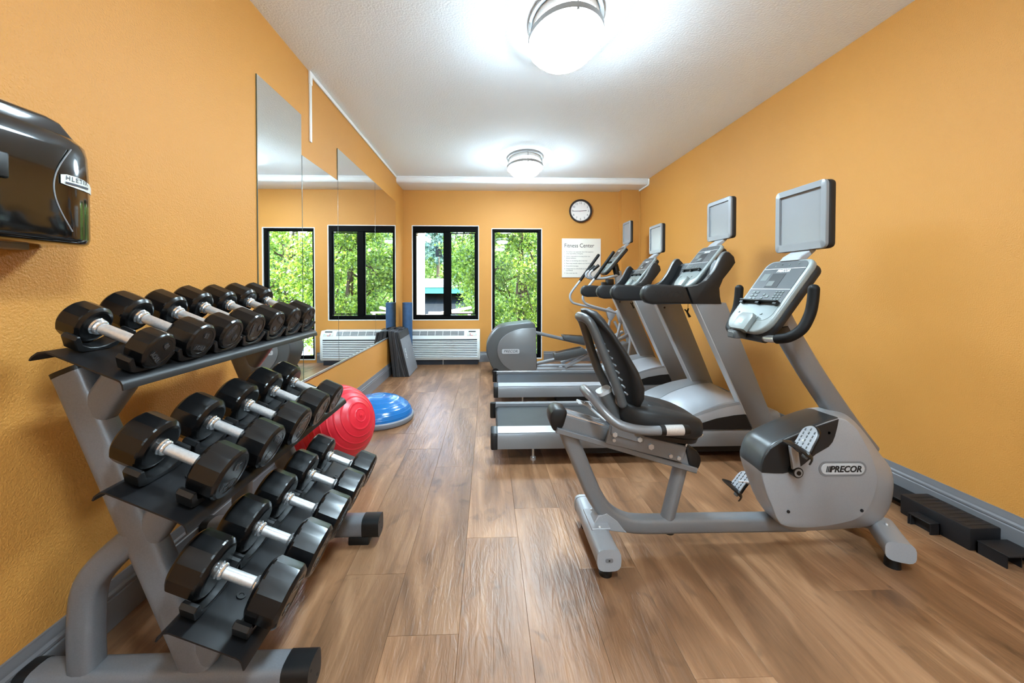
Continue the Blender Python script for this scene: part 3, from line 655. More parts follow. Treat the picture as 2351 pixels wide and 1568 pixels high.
    # belt, deck, hood
    q = B(); a = [(1.5, .196), (.10, .196)] + [(.085 + .028 * math.cos(math.radians(w)), .168 + .028 * math.sin(math.radians(w))) for w in range(100, 261, 20)] + [(.10, .14), (1.5, .14)]
    q.prism(a, yc - .2545, yc + .2545, 'Y'); mk('running_belt', q, M['belt'], t, 30)
    q = B(); q.box((.12, yc - .25, .115), (1.8, yc + .25, .145)); mk('deck', q, M['blackp'], t, 0)
    q = B(); q.box((.62, yc - .30, .045), (1.9, yc + .30, .108), .01); mk('underframe', q, M['black_deep'], t)
    rows = []
    ny, nx = 21, 22
    for j in range(ny):
        y = -.332 + .664 * j / (ny - 1); e = abs(y) / .332; x0 = 1.19 + .24 * (1 - e ** 2.2); row = []
        for i in range(nx):
            s_ = i / (nx - 1); x = x0 + (1.86 - x0) * s_
            h = .205 + (.185 - .035 * (1 - e ** 2)) * math.sin(min(1, s_ * 1.15) * PI / 2) ** .75
            if s_ > .9: h -= (s_ - .9) * .6
            row.append((x, yc + y, h))
        rows.append(row)
    rows = [[(x, yc - .340, .215) for x, y, z in rows[0]]] + [[(x, yc - .340, z - .012) for x, y, z in rows[0]]] + rows + [[(x, yc + .340, z - .012) for x, y, z in rows[-1]]] + [[(x, yc + .340, .215) for x, y, z in rows[-1]]]
    q = B(); q.grid(rows); hd = mk('motor_hood', q, M['silver'], t, 50)
    nr = len(rows)
    for sel in (range(1, 6), range(nr - 6, nr - 1)):
        q = B(); q.grid([[(x - .004, y * 1.0, z + .005 * math.sin(PI * (i_ / 4.0)) + .0015) for x, y, z in rows[r_]] for i_, r_ in enumerate(sel)]); mk('hood_border', q, M['silver_dk'], hd, 50)
    for s in (-1, 1):
        q = B(); y0, y1 = sorted((yc + s * .339, yc + s * .344)); q.prism([(1.31, .214), (1.40, .255), (1.50, .285), (1.62, .305), (1.76, .315), (1.86, .22), (1.86, .214)], y0, y1, 'Y'); mk('hood_side_panel', q, M['charcoal'], hd)
    q = B(); q.box((1.80, yc - .27, .05), (2.0, yc + .27, .30), .03, 3); mk('front_cover', q, M['silver_dk'], t)
    q = B(); q.tube([(1.45, yc - .06, 1.05), (1.45, yc - .06, .99)], .0018, 6)
    q.tube([(1.452, yc - .06, .992), (1.443, yc - .062, .965), (1.462, yc - .064, .93)], [.006, .007, .010], 8); q.tube([(1.425, yc - .06, .985), (1.445, yc - .062, .965)], .005, 8); mk('safety_clip', q, M['blackp'], t)
    return t
TM = treadmill('grey treadmill beside the recumbent bike, the nearer of the two')
T2_ = copy_tree(TM); T2_.location.x += .035; T2_.location.y = 2.85 + 1.178
T2_['label'] = 'grey treadmill standing between the elliptical trainer and the nearer treadmill'

# ================================================================== elliptical trainer
E = thing('elliptical_trainer', 'grey elliptical trainer with a rounded rear drum by the tall window', 'elliptical', (.95, 5.27, 0))
q = B(); q.prism(sm2([(.622, .62), (.60, .668), (.545, .687), (.37, .668), (.18, .638), (.077, .561), (.008, .458), (-.02, .363), (-.014, .277), (.016, .182), (.055, .10), (.12, .05), (.35, .045), (.625, .045), (.63, .3)], 3), 5.075, 5.465, 'Y', .028, 3); mk('drum_cover', q, M['charcoal_lt'], E)
sp = [(.625, .612), (.52, .61), (.439, .605), (.36, .588), (.301, .565), (.24, .53), (.189, .488), (.15, .435), (.128, .38), (.120, .33), (.124, .285), (.14, .23), (.171, .172), (.205, .13), (.249, .094), (.30, .062), (.34, .052), (.63, .052)]
for y0, y1 in ((5.062, 5.080), (5.46, 5.478)):
    q = B(); q.prism(sp, y0, y1, 'Y', .005, 2); mk('side_panel', q, M['drum'], E)
Mx = frame_mat((.296, 5.061, .31), (1, 0, 0), (0, 0, 1))
q = B(); q.prism(rrect(.228, .06, .018), -.001, .002, 'Z', M=Mx); bd = mk('name_badge', q, M['silver_lt'], E, 0)
mk('badge_lettering', text_b('PRECOR', .048, Mx @ Matrix.Translation((0, 0, .0025)), .0005, shear=.2), M['charcoal'], bd, 0)
for yy in (5.09, 5.45):
    q = B(); q.tube([(.10, yy - .02, .045), (.10, yy + .02, .045)], .044, 16); mk('transport_wheel', q, M['blackp'], E)
    q = B(); q.tube([(.58, yy + (.07 if yy < 5.2 else -.07), .055), (1.98, yy + (.07 if yy < 5.2 else -.07), .055)], .028, 10); mk('base_rail', q, M['silver'], E)
    q = B(); q.tube([(1.02, yy + (.05 if yy < 5.2 else -.05), .09), (1.88, yy + (.05 if yy < 5.2 else -.05), .52)], 0, 12, flat=(.022, .03)); mk('ramp_track', q, M['silver'], E)
q = B(); q.tube([(1.0, 5.05, .03), (1.0, 5.49, .03)], .03, 10); mk('cross_foot', q, M['silver'], E)
q = B(); q.tube([(1.95, 5.0, .04), (1.95, 5.54, .04)], .04, 12); mk('front_foot', q, M['silver_dk'], E)
def pedal_set(yy, a0, a1, tray):
    q = B(); q.tube([(a0[0], yy, a0[1]), (a1[0], yy, a1[1])], 0, 12, flat=(.024, .020)); mk('pedal_arm', q, M['silver_dk'], E)
    n = len(tray) // 2
    q = B(); q.prism(tray, yy - .07, yy + .07, 'Y', .008, 2); p = mk('foot_pedal', q, M['charcoal_lt'], E)
    t0, t1 = Vector((tray[0][0], 0, tray[0][1])), Vector((tray[1][0], 0, tray[1][1])); d = (t1 - t0); Mp = frame_mat((t0.x, yy, t0.z), d, (0, 1, 0))
    q = B(); q.box((.03, -.058, -.006), (d.length - .02, .058, .003), .003, 1, M=Mp); mk('pedal_tread', q, M['blackp'], p)
pedal_set(5.10, (.60, .135), (1.30, .285), [(.858, .278), (1.232, .358), (1.312, .292), (1.24, .262), (.97, .19), (.865, .218)])
pedal_set(5.44, (.60, .525), (1.36, .345), [(1.03, .478), (1.332, .458), (1.40, .40), (1.35, .352), (1.055, .415)])
for yy, s in ((5.10, -1), (5.44, 1)):
    top, mid = ((1.631, 1.592), (1.385, 1.250)) if s < 0 else ((1.560, 1.592), (1.300, 1.232))
    yh = 5.05 if s < 0 else 5.49
    q = B(); q.tube([(top[0], yh, top[1]), (mid[0], yh, mid[1])], .021, 14); q.ball((top[0], yh, top[1]), .021, 14, 8); mk('arm_grip', q, M['foam'], E)
    low = [(mid[0] + .01, yh, mid[1] + .012), (1.30, yh, 1.14), (1.238, yh, 1.03), (1.25, yh, .955), (1.32, yh, .908), (1.53, yh, .848), (1.70, yh, .80)] if s < 0 else [(mid[0] + .01, yh, mid[1] + .012), (1.195, yh, 1.095), (1.160, yh, 1.02), (1.18, yh, .945), (1.25, yh, .905), (1.50, yh, .85), (1.70, yh, .80)]
    q = B(); q.tube(sm(low, 6), .0165, 12); mk('moving_arm', q, M['silver'], E)
    q = B(); q.prism([(1.66, .83), (1.72, .86), (1.80, .80), (1.80, .74), (1.74, .66), (1.70, .70)], yh - .028, yh + .028, 'Y', .012, 2); mk('pivot_cover', q, M['silver'], E)
    q = B(); q.tube(sm([(1.74, yh, .76), (1.70, yh + .0, .55), (1.62, yh, .33)], 5), .019, 10); mk('drive_link', q, M['silver'], E)
    q = B(); q.tube(sm([(1.79, yh + .01 * -s, .66), (1.86, yh, .50), (1.84, yh, .28), (1.80, yh, .08)], 5), .02, 10); mk('side_stay', q, M['silver'], E)
q = B(); q.tube(sm([(2.02, 5.27, .05), (1.93, 5.27, .45), (1.84, 5.27, .85), (1.80, 5.27, 1.05), (1.76, 5.27, 1.36)], 5), 0, 16, flat=(.05, .04), up=(1, 0, 0)); mk('mast', q, M['silver'], E)
q = B(); q.tube([(1.76, 5.27, 1.30), (1.72, 5.27, 1.45)], .045, 12); mk('console_mount', q, M['blackp'], E)
q = B(); q.prism([(1.78, .06), (1.80, .36), (1.88, .40), (1.98, .36), (2.04, .06)], 5.13, 5.41, 'Y', .02, 2); mk('front_cover', q, M['silver_dk'], E)
for s in (-1, 1):
    yy = 5.27 + s * .10
    q = B(); q.tube(sm([(1.74, 5.27 + s * .03, 1.30), (1.66, yy, 1.285), (1.56, yy, 1.262), (1.45, yy, 1.258), (1.372, yy, 1.28), (1.358, yy, 1.33), (1.40, yy, 1.372)], 5), .017, 12); mk('fixed_handle', q, M['silver'], E)
    q = B(); q.tube([(1.395, yy, 1.368), (1.475, yy, 1.435)], .021, 12); mk('handle_grip', q, M['blackp'], E)
q = B(); q.box((1.56, 5.10, 1.16), (1.66, 5.17, 1.25), .01); q.box((1.50, 5.11, 1.14), (1.57, 5.16, 1.21), .008); mk('bottle_holder', q, M['blackp'], E)
console(E, (1.535, 1.332), (1.835, 1.690), 5.285, .28, True)
tv(E, 1.883, 5.285, 1.735, 2.03, .28, (1.84, 1.69))

# ================================================================== recumbent bike
BY = 1.69
K = thing('recumbent_bike', 'silver recumbent exercise bike with dark seat and tall console in the right foreground', 'exercise bike', (1.0, BY, 0))
# rear stabiliser
q = B(); q.tube([(.470, 1.500, .088), (.470, 1.880, .088)], 0, 20, flat=(.042, .046), up=(0, 0, 1)); mk('rear_stabiliser', q, M['silver'], K)
for yy, d in ((1.487, 1), (1.893, -1)):
    q = B(); q.tube([(.470, yy, .088), (.470, yy + d * .018, .088)], 0, 20, flat=(.0435, .0475), up=(0, 0, 1)); ec = mk('end_cap', q, M['silver'], K)
    if d > 0:
        q = B(); q.prism(rrect(.03, .016, .006), -.001, .001, 'Z', M=frame_mat((.47, yy - .0005, .088), (1, 0, 0), (0, 0, 1))); mk('screw_slot', q, M['silver_dk'], ec, 0)
        q = B(); q.tube([(.47, yy - .002, .088), (.47, yy, .088)], .0035, 8); mk('screw', q, M['blackp'], ec, 0)
    q = B(); q.lathe([(0, .026), (.012, .026), (.02, .016), (.05, .016)], (.47, yy + d * .05, 0), seg=16); mk('rubber_foot', q, M['endcap'], K)
q = B(); q.prism([(.436, .126), (.515, .126), (.515, .1335), (.436, .1335)], 1.615, 1.765, 'Y', .002, 1)
q.prism([(.456, .132), (.474, .162), (.512, .176), (.56, .14), (.60, .085), (.50, .10)], 1.655, 1.725, 'Y', .004, 1); mk('stabiliser_bracket', q, M['silver'], K)
for yy in (1.625, 1.755):
    q = B(); q.ball((.472, yy, .133), .007, 10, 6); mk('bolt', q, M['bolt'], K)
q = B(); q.tube(sm([(.335, BY, .545), (.362, BY, .478), (.396, BY, .398), (.432, BY, .312), (.470, BY, .230), (.520, BY, .162), (.590, BY, .120), (.680, BY, .105), (.92, BY, .104), (1.40, BY, .100)], 5), 0, 20, flat=(.036, .034), up=(1, 0, .4)); mk('frame_tube', q, M['frame'], K)
q = B(); q.tube([(.855, BY, .385), (.788, BY, .115)], .030, 18); mk('seat_post', q, M['frame'], K)
q = B(); q.lathe([(0, .02), (.006, .022), (.014, .016)], (.80, BY, .062), seg=14); mk('frame_plug', q, M['endcap'], K)
# seat rail
q = B(); q.prism([(.300, .545), (.880, .370), (.905, .430), (.318, .608)], 1.648, 1.732, 'Y', .006, 1); mk('seat_rail', q, M['frame'], K)
q = B(); q.prism([(.286, .534), (.890, .352), (.896, .374), (.292, .556)], 1.628, 1.752, 'Y', .003, 1); mk('rail_flange', q, M['frame'], K)
q = B()
for yy in (1.652, 1.72): q.prism([(.322, .604), (.88, .436), (.882, .444), (.324, .613)], yy, yy + .012, 'Y', .002, 1)
mk('rail_track', q, M['chrome'], K)
q = B(); q.prism(sm2([(.262, .592), (.270, .620), (.295, .634), (.335, .622), (.330, .585), (.315, .548), (.284, .536), (.267, .560)], 3), 1.640, 1.740, 'Y', .010, 2); mk('rail_end_cap', q, M['endcap'], K)
q = B(); q.prism(sm2([(.85, .462), (.890, .450), (.912, .424), (.916, .392), (.896, .355), (.868, .372)], 3), 1.640, 1.740, 'Y', .010, 2); mk('rail_end_cap', q, M['endcap'], K)
for s in (-1, 1):
    y0, y1 = sorted((BY + s * .062, BY + s * .076))
    q = B(); q.prism([(.513, .572), (.493, .498), (.500, .492), (.818, .408), (.822, .412), (.838, .474), (.66, .522), (.645, .545), (.56, .575)], y0, y1, 'Y', .002, 1); br = mk('seat_carriage', q, M['frame'], K)
    q = B(); y2, y3 = sorted((BY + s * .076, BY + s * .086)); q.prism([(.515, .570), (.512, .535), (.635, .498), (.65, .503), (.656, .525), (.60, .56)], y2, y3, 'Y', .002, 1); mk('handle_bracket', q, M['frame'], K)
    for bx, bz, r in ((.527, .535, .011), (.632, .513, .011), (.527, .508, .008), (.684, .478, .013), (.768, .438, .009), (.803, .428, .009)):
        yy = BY + s * (.086 if bz > .51 else .076)
        q = B(); q.tube([(bx, yy, bz), (bx, yy + s * .006, bz)], r, 6); mk('bolt', q, M['bolt'], br)
# seat cushion
def plan(k, z):
    o = []
    for i in range(40):
        a = 2 * PI * i / 40; c, s_ = math.cos(a), math.sin(a)
        c2 = math.copysign(abs(c) ** .62, c); s2 = math.copysign(abs(s_) ** .62, s_)
        x = .742 + .180 * c2 * k; hw = (.150 - .035 * max(0, c2) ** 1.5) * k
        o.append((x, BY + hw * s2, z - (x - .57) * .20 + (.018 * (abs(s2) ** 2) * (1 if z > .62 else 0))))
    return o
q = B(); q.rings([plan(.72, .566), plan(.90, .574), plan(.985, .592), plan(1.0, .612), plan(.985, .634), plan(.93, .648), plan(.82, .654), plan(.5, .652), plan(.2, .650)]); mk('seat', q, M['seat'], K, 60)
q = B(); q.rings([plan(.62, .545), plan(.86, .552), plan(.9, .572)]); mk('seat_pan', q, M['blackp'], K)
# back rest
st = [((.432, 1.056), (.408, 1.050), .045), ((.462, 1.046), (.418, 1.028), .085), ((.490, 1.014), (.446, .998), .105), ((.530, .950), (.484, .958), .120), ((.580, .872), (.530, .880), .134), ((.622, .800), (.562, .812), .142), ((.646, .735), (.588, .745), .142), ((.648, .690), (.598, .698), .130), ((.636, .645), (.604, .655), .100), ((.622, .625), (.612, .632), .055)]
R_ = []
for f, r, hw in st:
    f = Vector((f[0], BY, f[1])); r = Vector((r[0], BY, r[1])); c = (f + r) / 2; h = (f - r) / 2; ring = []
    for i in range(28):
        a = 2 * PI * i / 28; ca, sa = math.cos(a), math.sin(a)
        ring.append(c + h * math.copysign(abs(ca) ** .7, ca) + Vector((0, hw * math.copysign(abs(sa) ** .7, sa), 0)))
    R_.append(ring)
q = B(); q.rings(R_); mk('backrest', q, M['seat'], K, 70)
for i in range(11):
    f = i / 10; z = 1.0 - .30 * f; x = .444 + .145 * f + .01 * math.sin(f * PI)
    for s in (-1, 0, 1):
        w = .034 + .012 * math.sin(f * PI)
        q = B(); q.box((-w / 2, -.0045, -.004), (w / 2, .0045, .004), .002, 1, M=frame_mat((x - .008, BY + s * (.045 + .02 * f), z), (0, 1, 0), (.42, 0, -.9))); mk('vent_slat', q, M['silver_dk'], K)
q = B(); pth = [(.568, BY - .062, .655), (.545, BY - .068, .72), (.513, BY - .070, .798), (.472, BY - .070, .900), (.440, BY - .070, .975), (.424, BY - .066, 1.004), (.408, BY - .045, 1.018), (.402, BY, 1.020), (.408, BY + .045, 1.018), (.424, BY + .066, 1.0), (.440, BY + .07, .96), (.470, BY + .07, .86), (.505, BY + .068, .765), (.545, BY + .062, .685)]
q.tube(sm(pth, 5), .0195, 14); q.ball(pth[0], .0195, 14, 8); mk('back_frame', q, M['charcoal_lt'], K)
q = B(); q.tube([(.508, BY, .690), (.585, BY, .535)], 0, 18, flat=(.030, .034), up=(1, 0, .4)); mk('back_post', q, M['charcoal_lt'], K)
q = B(); q.tube([(.502, BY, .702), (.509, BY, .688)], 0, 18, flat=(.032, .036), up=(1, 0, .4)); mk('post_cap', q, M['silver_lt'], K)
q = B(); q.tube([(.525, BY, .665), (.575, BY - .03, .648)], .016, 12); q.tube([(.525, BY, .665), (.575, BY + .03, .648)], .016, 12); mk('back_joint', q, M['silver'], K)
# side handles: one bent tube round the back of the seat
hp = [(.780, 1.505, .587), (.66, 1.505, .586), (.605, 1.506, .588), (.555, 1.510, .596), (.512, 1.520, .610), (.478, 1.540, .634), (.450, 1.575, .666), (.436, 1.62, .688), (.430, BY, .694)]
hp = hp + [(x, 2 * BY - y, z) for x, y, z in hp[-2::-1]]
q = B(); q.tube(sm(hp, 4), .0185, 14); mk('side_handle', q, M['frame'], K)
for yy in (1.505, 2 * BY - 1.505):
    q = B(); q.tube([(.690, yy, .5868), (.768, yy, .587)], .0205, 16); mk('pulse_sensor', q, M['steel'], K)
    q = B(); q.tube([(.674, yy, .5865), (.692, yy, .5868)], .0215, 16); mk('grip_band', q, M['blackp'], K)
    q = B(); q.tube([(.764, yy, .587), (.788, yy, .587)], [.0215, .019], 16); mk('grip_end', q, M['blackp'], K)
q = B(); q.tube(sm([(.845, BY - .04, .44), (.858, BY - .045, .49), (.868, BY - .05, .515), (.905, BY - .055, .512), (.918, BY - .04, .515), (.88, BY + .01, .535)], 4), .0055, 8); mk('adjust_lever', q, M['chrome'], K)
q = B(); q.prism([(.40, .634), (.455, .618), (.458, .624), (.403, .64)], 1.70, 1.76, 'Y', .002, 1); q.tube([(.43, 1.73, .63), (.49, 1.72, .58), (.52, 1.70, .56)], .006, 8); mk('rail_latch', q, M['silver_lt'], K)
# shroud
def polar(poly, c, n, close=True):
    out = []; m = len(poly)
    for i in range(n):
        a = 2 * PI * i / n; dx, dz = math.cos(a), math.sin(a); best = 0
        for k in range(m):
            (x1, z1), (x2, z2) = poly[k], poly[(k + 1) % m]; ex, ez = x2 - x1, z2 - z1; den = dx * ez - dz * ex
            if abs(den) < 1e-9: continue
            tt = ((x1 - c[0]) * ez - (z1 - c[1]) * ex) / den; uu = ((x1 - c[0]) * dz - (z1 - c[1]) * dx) / den
            if tt > 0 and -1e-6 <= uu <= 1 + 1e-6: best = max(best, tt)
        out.append(best)
    return out
cs = (1.42, .345); NA = 96
face = sm2([(1.128, .381), (1.129, .413), (1.137, .447), (1.163, .488), (1.204, .514), (1.26, .538), (1.359, .577), (1.459, .608), (1.503, .586), (1.54, .553), (1.577, .489), (1.606, .43), (1.623, .377), (1.627, .324), (1.607, .254), (1.572, .202), (1.525, .172), (1.40, .150), (1.30, .146), (1.215, .160), (1.180, .23), (1.150, .30)], 2)
outer = sm2([(1.140, .372), (1.145, .421), (1.160, .466), (1.192, .500), (1.317, .557), (1.416, .591), (1.486, .609), (1.546, .604), (1.590, .582), (1.637, .540), (1.695, .472), (1.745, .405), (1.785, .36), (1.806, .30), (1.808, .25), (1.800, .19), (1.775, .135), (1.735, .095), (1.684, .078), (1.50, .074), (1.362, .075), (1.312, .082), (1.272, .106), (1.225, .166), (1.187, .255)], 2)
rf, ro = polar(face, cs, NA), polar(outer, cs, NA)
def ring(k, y, sc=1.0):
    return [(cs[0] + math.cos(2 * PI * i / NA) * (rf[i] * (1 - k) + ro[i] * k) * sc, y, cs[1] + math.sin(2 * PI * i / NA) * (rf[i] * (1 - k) + ro[i] * k) * sc) for i in range(NA)]
prof = [(0, .120, .985), (.02, .117, .995), (.12, .110, 1), (.40, .088, 1), (.72, .060, 1), (.93, .030, 1), (1, .0, 1)]
rg = [ring(k, BY - d, s_) for k, d, s_ in prof] + [ring(.96, BY + .02, .99), ring(.80, BY + .042, .965), ring(.55, BY + .056, .93), ring(.40, BY + .062, .88)]
a0 = math.atan2(.381 - cs[1], 1.128 - cs[0]) % (2 * PI); a1 = math.atan2(.612 - cs[1], 1.462 - cs[0])
dark = [i for i in range(NA) if a1 < 2 * PI * (i + .5) / NA < a0]
def strip(idx):
    q = B(); t_ = bmesh.new()
    V = {}
    def v(j, i):
        i %= NA
        if (j, i) not in V: V[(j, i)] = t_.verts.new(rg[j][i])
        return V[(j, i)]
    for j in range(len(rg) - 1):
        for i in idx: t_.faces.new((v(j, i), v(j, i + 1), v(j + 1, i + 1), v(j + 1, i)))
    return q, t_, v
q, t_, v = strip([i for i in range(NA) if i not in dark])
for j in (0, len(rg) - 1):
    f_ = t_.faces.new([v(j, i) for i in range(NA)])
bmesh.ops.recalc_face_normals(t_, faces=t_.faces[:]); q.add(t_); SH = mk('shroud', q, M['silver'], K, 60)
q, t_, v = strip(dark); bmesh.ops.recalc_face_normals(t_, faces=t_.faces[:]); q.add(t_); mk('top_shroud', q, M['shroud_top'], K, 60)
dp = [(1.130, .382), (1.18, .378), (1.219, .377), (1.265, .385), (1.31, .415), (1.36, .456), (1.413, .485), (1.430, .505), (1.440, .53), (1.450, .57), (1.455, .600), (1.359, .570), (1.26, .531), (1.204, .507), (1.163, .480), (1.139, .443), (1.131, .413)]
for s in (-1, 1):
    if s > 0: continue
    y0, y1 = sorted((BY + s * .1185, BY + s * .1235)); q = B(); q.prism(dp, y0, y1, 'Y', .0015, 1); mk('pedal_side_cover', q, M['charcoal'], K)
    for hx, hz in ((1.245, .217), (1.56, .215), (1.413, .544)):
        q = B(); yy = BY + s * .1235; q.tube([(hx, yy - s * .006, hz), (hx, yy, hz)], .0065, 10); mk('screw_hole', q, M['black_deep'], K, 0)
MLg = frame_mat((1.475, BY - .121, .392), (1, 0, -.012), (0, 0, 1))
q = B(); q.prism(rrect(.205, .062, .031, 8), -.004, .001, 'Z', M=MLg); lr = mk('logo_surround', q, M['silver_dk'], K, 0)
q = B(); q.prism(rrect(.186, .046, .023, 8), -.003, .003, 'Z', .001, 1, M=MLg); lp = mk('logo_plate', q, M['silver_lt'], K)
mk('logo_lettering', text_b('PRECOR', .036, MLg @ Matrix.Translation((.010, -.001, .0035)), .0006, shear=.22, bold=.0011), M['charcoal'], lp, 0)
for k in range(3):
    q = B(); q.prism([(-.074 + .0065 * k, -.0125), (-.071 + .0065 * k + .0006 * k, -.0125), (-.066 + .0065 * k + .0006 * k, .0125), (-.069 + .0065 * k, .0125)], .003, .0042, 'Z', M=MLg); mk('logo_stripe', q, M['charcoal'], lp, 0)
# cranks and pedals
for s, dz in ((-1, 1), (1, -1)):
    yc_ = BY + s * .140; top = (1.246, BY + s * .150, .500) if dz > 0 else (1.275, BY + s * .150, .205)
    q = B(); q.tube([(1.262, BY + s * (.118 if s < 0 else .05), .392), (1.262, BY + s * .150, .392)], .022, 16); mk('crank_hub', q, M['blackp'], K)
    q = B(); q.tube([(1.262, yc_, .392), (top[0], yc_, top[2])], 0, 12, flat=(.017, .009), up=(1, 0, 0)); q.tube([(1.262, yc_ - s * .008, .392), (1.262, yc_ + s * .012, .392)], .017, 14); cr = mk('crank', q, M['silver'], K)
    q = B(); q.tube([(1.262, yc_ + s * .012, .392), (1.262, yc_ + s * .0145, .392)], .009, 12); mk('crank_bolt', q, M['blackp'], cr)
    py = BY + s * .200; pc = (1.250, py, .545) if dz > 0 else (1.250, py, .180)
    q = B(); q.tube([(top[0], yc_, top[2]), (pc[0], py, pc[2])], .008, 8); mk('pedal_axle', q, M['steel'], K)
    Mp = frame_mat(pc, (0, -1, 0), (.5, 0, .866) if dz > 0 else (.62, 0, .78))
    po = [(-.036, -.05), (.036, -.05), (.040, -.01), (.036, .04), (.012, .064), (-.014, .064), (-.038, .04), (-.040, -.01)]
    q = B(); q.prism(sm2(po, 3), -.014, .0, 'Z', .003, 1, M=Mp); p = mk('pedal', q, M['blackp'], K)
    q = B(); q.prism([(a * .94, c * .94) for a, c in sm2(po, 3)], -.001, .004, 'Z', .002, 1, M=Mp); mk('pedal_tread', q, M['silver'], p)
    for r_ in range(6):
        for c_ in range(3):
            xx = -.022 + .022 * c_; yy = -.040 + .016 * r_ + (.008 if c_ == 1 else 0)
            q = B(); q.box((xx - .0022, yy - .006, .003), (xx + .0022, yy + .005, .0062), .001, 1, M=Mp); mk('tread_rib', q, M['charcoal_lt'], p)
    q = B(); R3 = [Vector((-.046, -.028, -.004)), Vector((-.040, -.036, .030)), Vector((-.01, -.040, .046)), Vector((.025, -.042, .044)), Vector((.046, -.044, .020)), Vector((.054, -.052, -.006)), Vector((.052, -.075, -.012))]
    q.tube(sm(R3, 5), 0, 10, flat=(.003, .016), up=(0, 0, 1), M=Mp); mk('pedal_strap', q, M['blackp'], p)
    q = B(); q.box((.030, -.066, .006), (.056, -.036, .018), .004, 1, M=Mp); mk('strap_buckle', q, M['charcoal_lt'], p)
# front stabiliser
for s in (-1, 1):
    q = B(); q.tube([(1.745, BY + s * .02, .090), (1.700, BY + s * .10, .088), (1.655, BY + s * .185, .086)], 0, 18, flat=(.038, .046), up=(0, 0, 1)); mk('front_stabiliser', q, M['silver'], K)
    q = B(); q.tube([(1.657, BY + s * .182, .086), (1.650, BY + s * .196, .086)], 0, 18, flat=(.040, .048), up=(0, 0, 1)); mk('end_cap', q, M['silver'], K)
    q = B(); q.lathe([(0, .028), (.05, .024)], (1.665, BY + s * .15, 0), seg=14); mk('rubber_foot', q, M['endcap'], K)
    q = B(); q.tube([(1.742, BY + s * .075, .05), (1.742, BY + s * .118, .05)], .036, 16); mk('transport_wheel', q, M['silver_lt'], K)
    q = B(); q.tube([(1.742, BY + s * .1165, .05), (1.742, BY + s * .122, .05)], .030, 16); mk('wheel_hub', q, M['blackp'], K)
    q = B(); q.ball((1.712, BY + s * .08, .127), .008, 10, 6); mk('bolt', q, M['bolt'], K)
# boom, handlebar, console, screen
q = B(); q.tube(sm([(1.285, BY, 1.02), (1.345, BY, .912), (1.45, BY, .745), (1.60, BY, .535), (1.70, BY, .41)], 4), 0, 20, flat=(.046, .036), up=(.8, 0, .6)); mk('boom', q, M['frame'], K)
hb = [(1.175, BY, .932), (1.172, BY - .085, .932), (1.172, BY - .14, .937), (1.186, BY - .188, .950), (1.216, BY - .215, .985), (1.240, BY - .222, 1.04), (1.250, BY - .224, 1.09), (1.254, BY - .224, 1.14)]
for s in (-1, 1):
    P = [(x, BY + s * (BY - y), z) for x, y, z in hb]
    q = B(); q.tube(sm(P[2:], 6), .0195, 14); q.ball(P[-1], .0195, 14, 8); mk('handlebar_grip', q, M['foam'], K)
    q = B(); q.tube(sm(P[:3], 4), .0155, 14); mk('handlebar', q, M['steel'], K)
q = B(); q.tube([(1.172, BY - .075, .932), (1.172, BY + .075, .932)], .022, 14); q.prism([(1.15, .945), (1.20, .96), (1.30, .98), (1.33, .93), (1.24, .915), (1.16, .918)], BY - .045, BY + .045, 'Y', .01, 2); mk('handlebar_clamp', q, M['charcoal'], K)
console(K, (1.118, .957), (1.345, 1.270), 1.695, .278)
q = B(); q.box((1.098, 1.70, .918), (1.15, 1.76, .955), .006); q.box((1.096, 1.712, .922), (1.10, 1.748, .948), .002, 1); mk('audio_port', q, M['charcoal_lt'], K)
tv(K, 1.380, 1.70, 1.309, 1.594, .284, (1.348, 1.272))

# ================================================================== step bench by the right wall
t = thing('step_bench', 'low black plastic step bench on the floor against the right wall', 'step', (2.165, 1.76, 0))
q = B(); q.box((2.094, 1.615, 0), (2.238, 1.905, .098), .006, 2); mk('step_top', q, M['step'], t)
for i in range(9):
    q = B(); q.box((2.108, 1.64 + i * .028, .0975), (2.224, 1.652 + i * .028, .0995), .0006, 1); mk('grip_ridge', q, M['step'], t)
def riser(x0, x1, y0, y1, lb):
    t = thing('step_riser', lb, 'step riser', ((x0 + x1) / 2, (y0 + y1) / 2, 0), 'loose step risers')
    q = B(); w = .005
    q.box((x0, y0, .048), (x1, y1, .054), .001, 1); q.box((x0, y0 + .006, 0), (x0 + w, y1, .05)) if x1 - x0 > y1 - y0 else q.box((x0 + .006, y0, 0), (x1, y0 + w, .05))
    q.box((x1 - w, y0, 0), (x1, y1, .05)); q.box((x0, y1 - w, 0), (x1, y1, .05)); mk('riser_shell', q, M['step'], t)
    q = B(); q.box((x0 + .004, y0 + .004, .002), (x1 - .004, y1 - .004, .047)); 
    q = B(); q.box(((x0 + x1) / 2 - .002, y0 + .01, 0), ((x0 + x1) / 2 + .002, y1 - .004, .048)); mk('inner_rib', q, M['step'], t)
    q = B(); q.box((x0 + .004, y1 - .012, 0), (x1 - .004, y1 - .006, .048)); mk('back_web', q, M['black_deep'], t)
riser(2.040, 2.092, 1.725, 1.82, 'small hollow black riser beside the long edge of the step bench')
riser(2.112, 2.25, 1.50, 1.606, 'hollow black riser at the near end of the step bench')
riser(2.12, 2.262, 1.92, 2.13, 'flat black riser at the far end of the step bench')

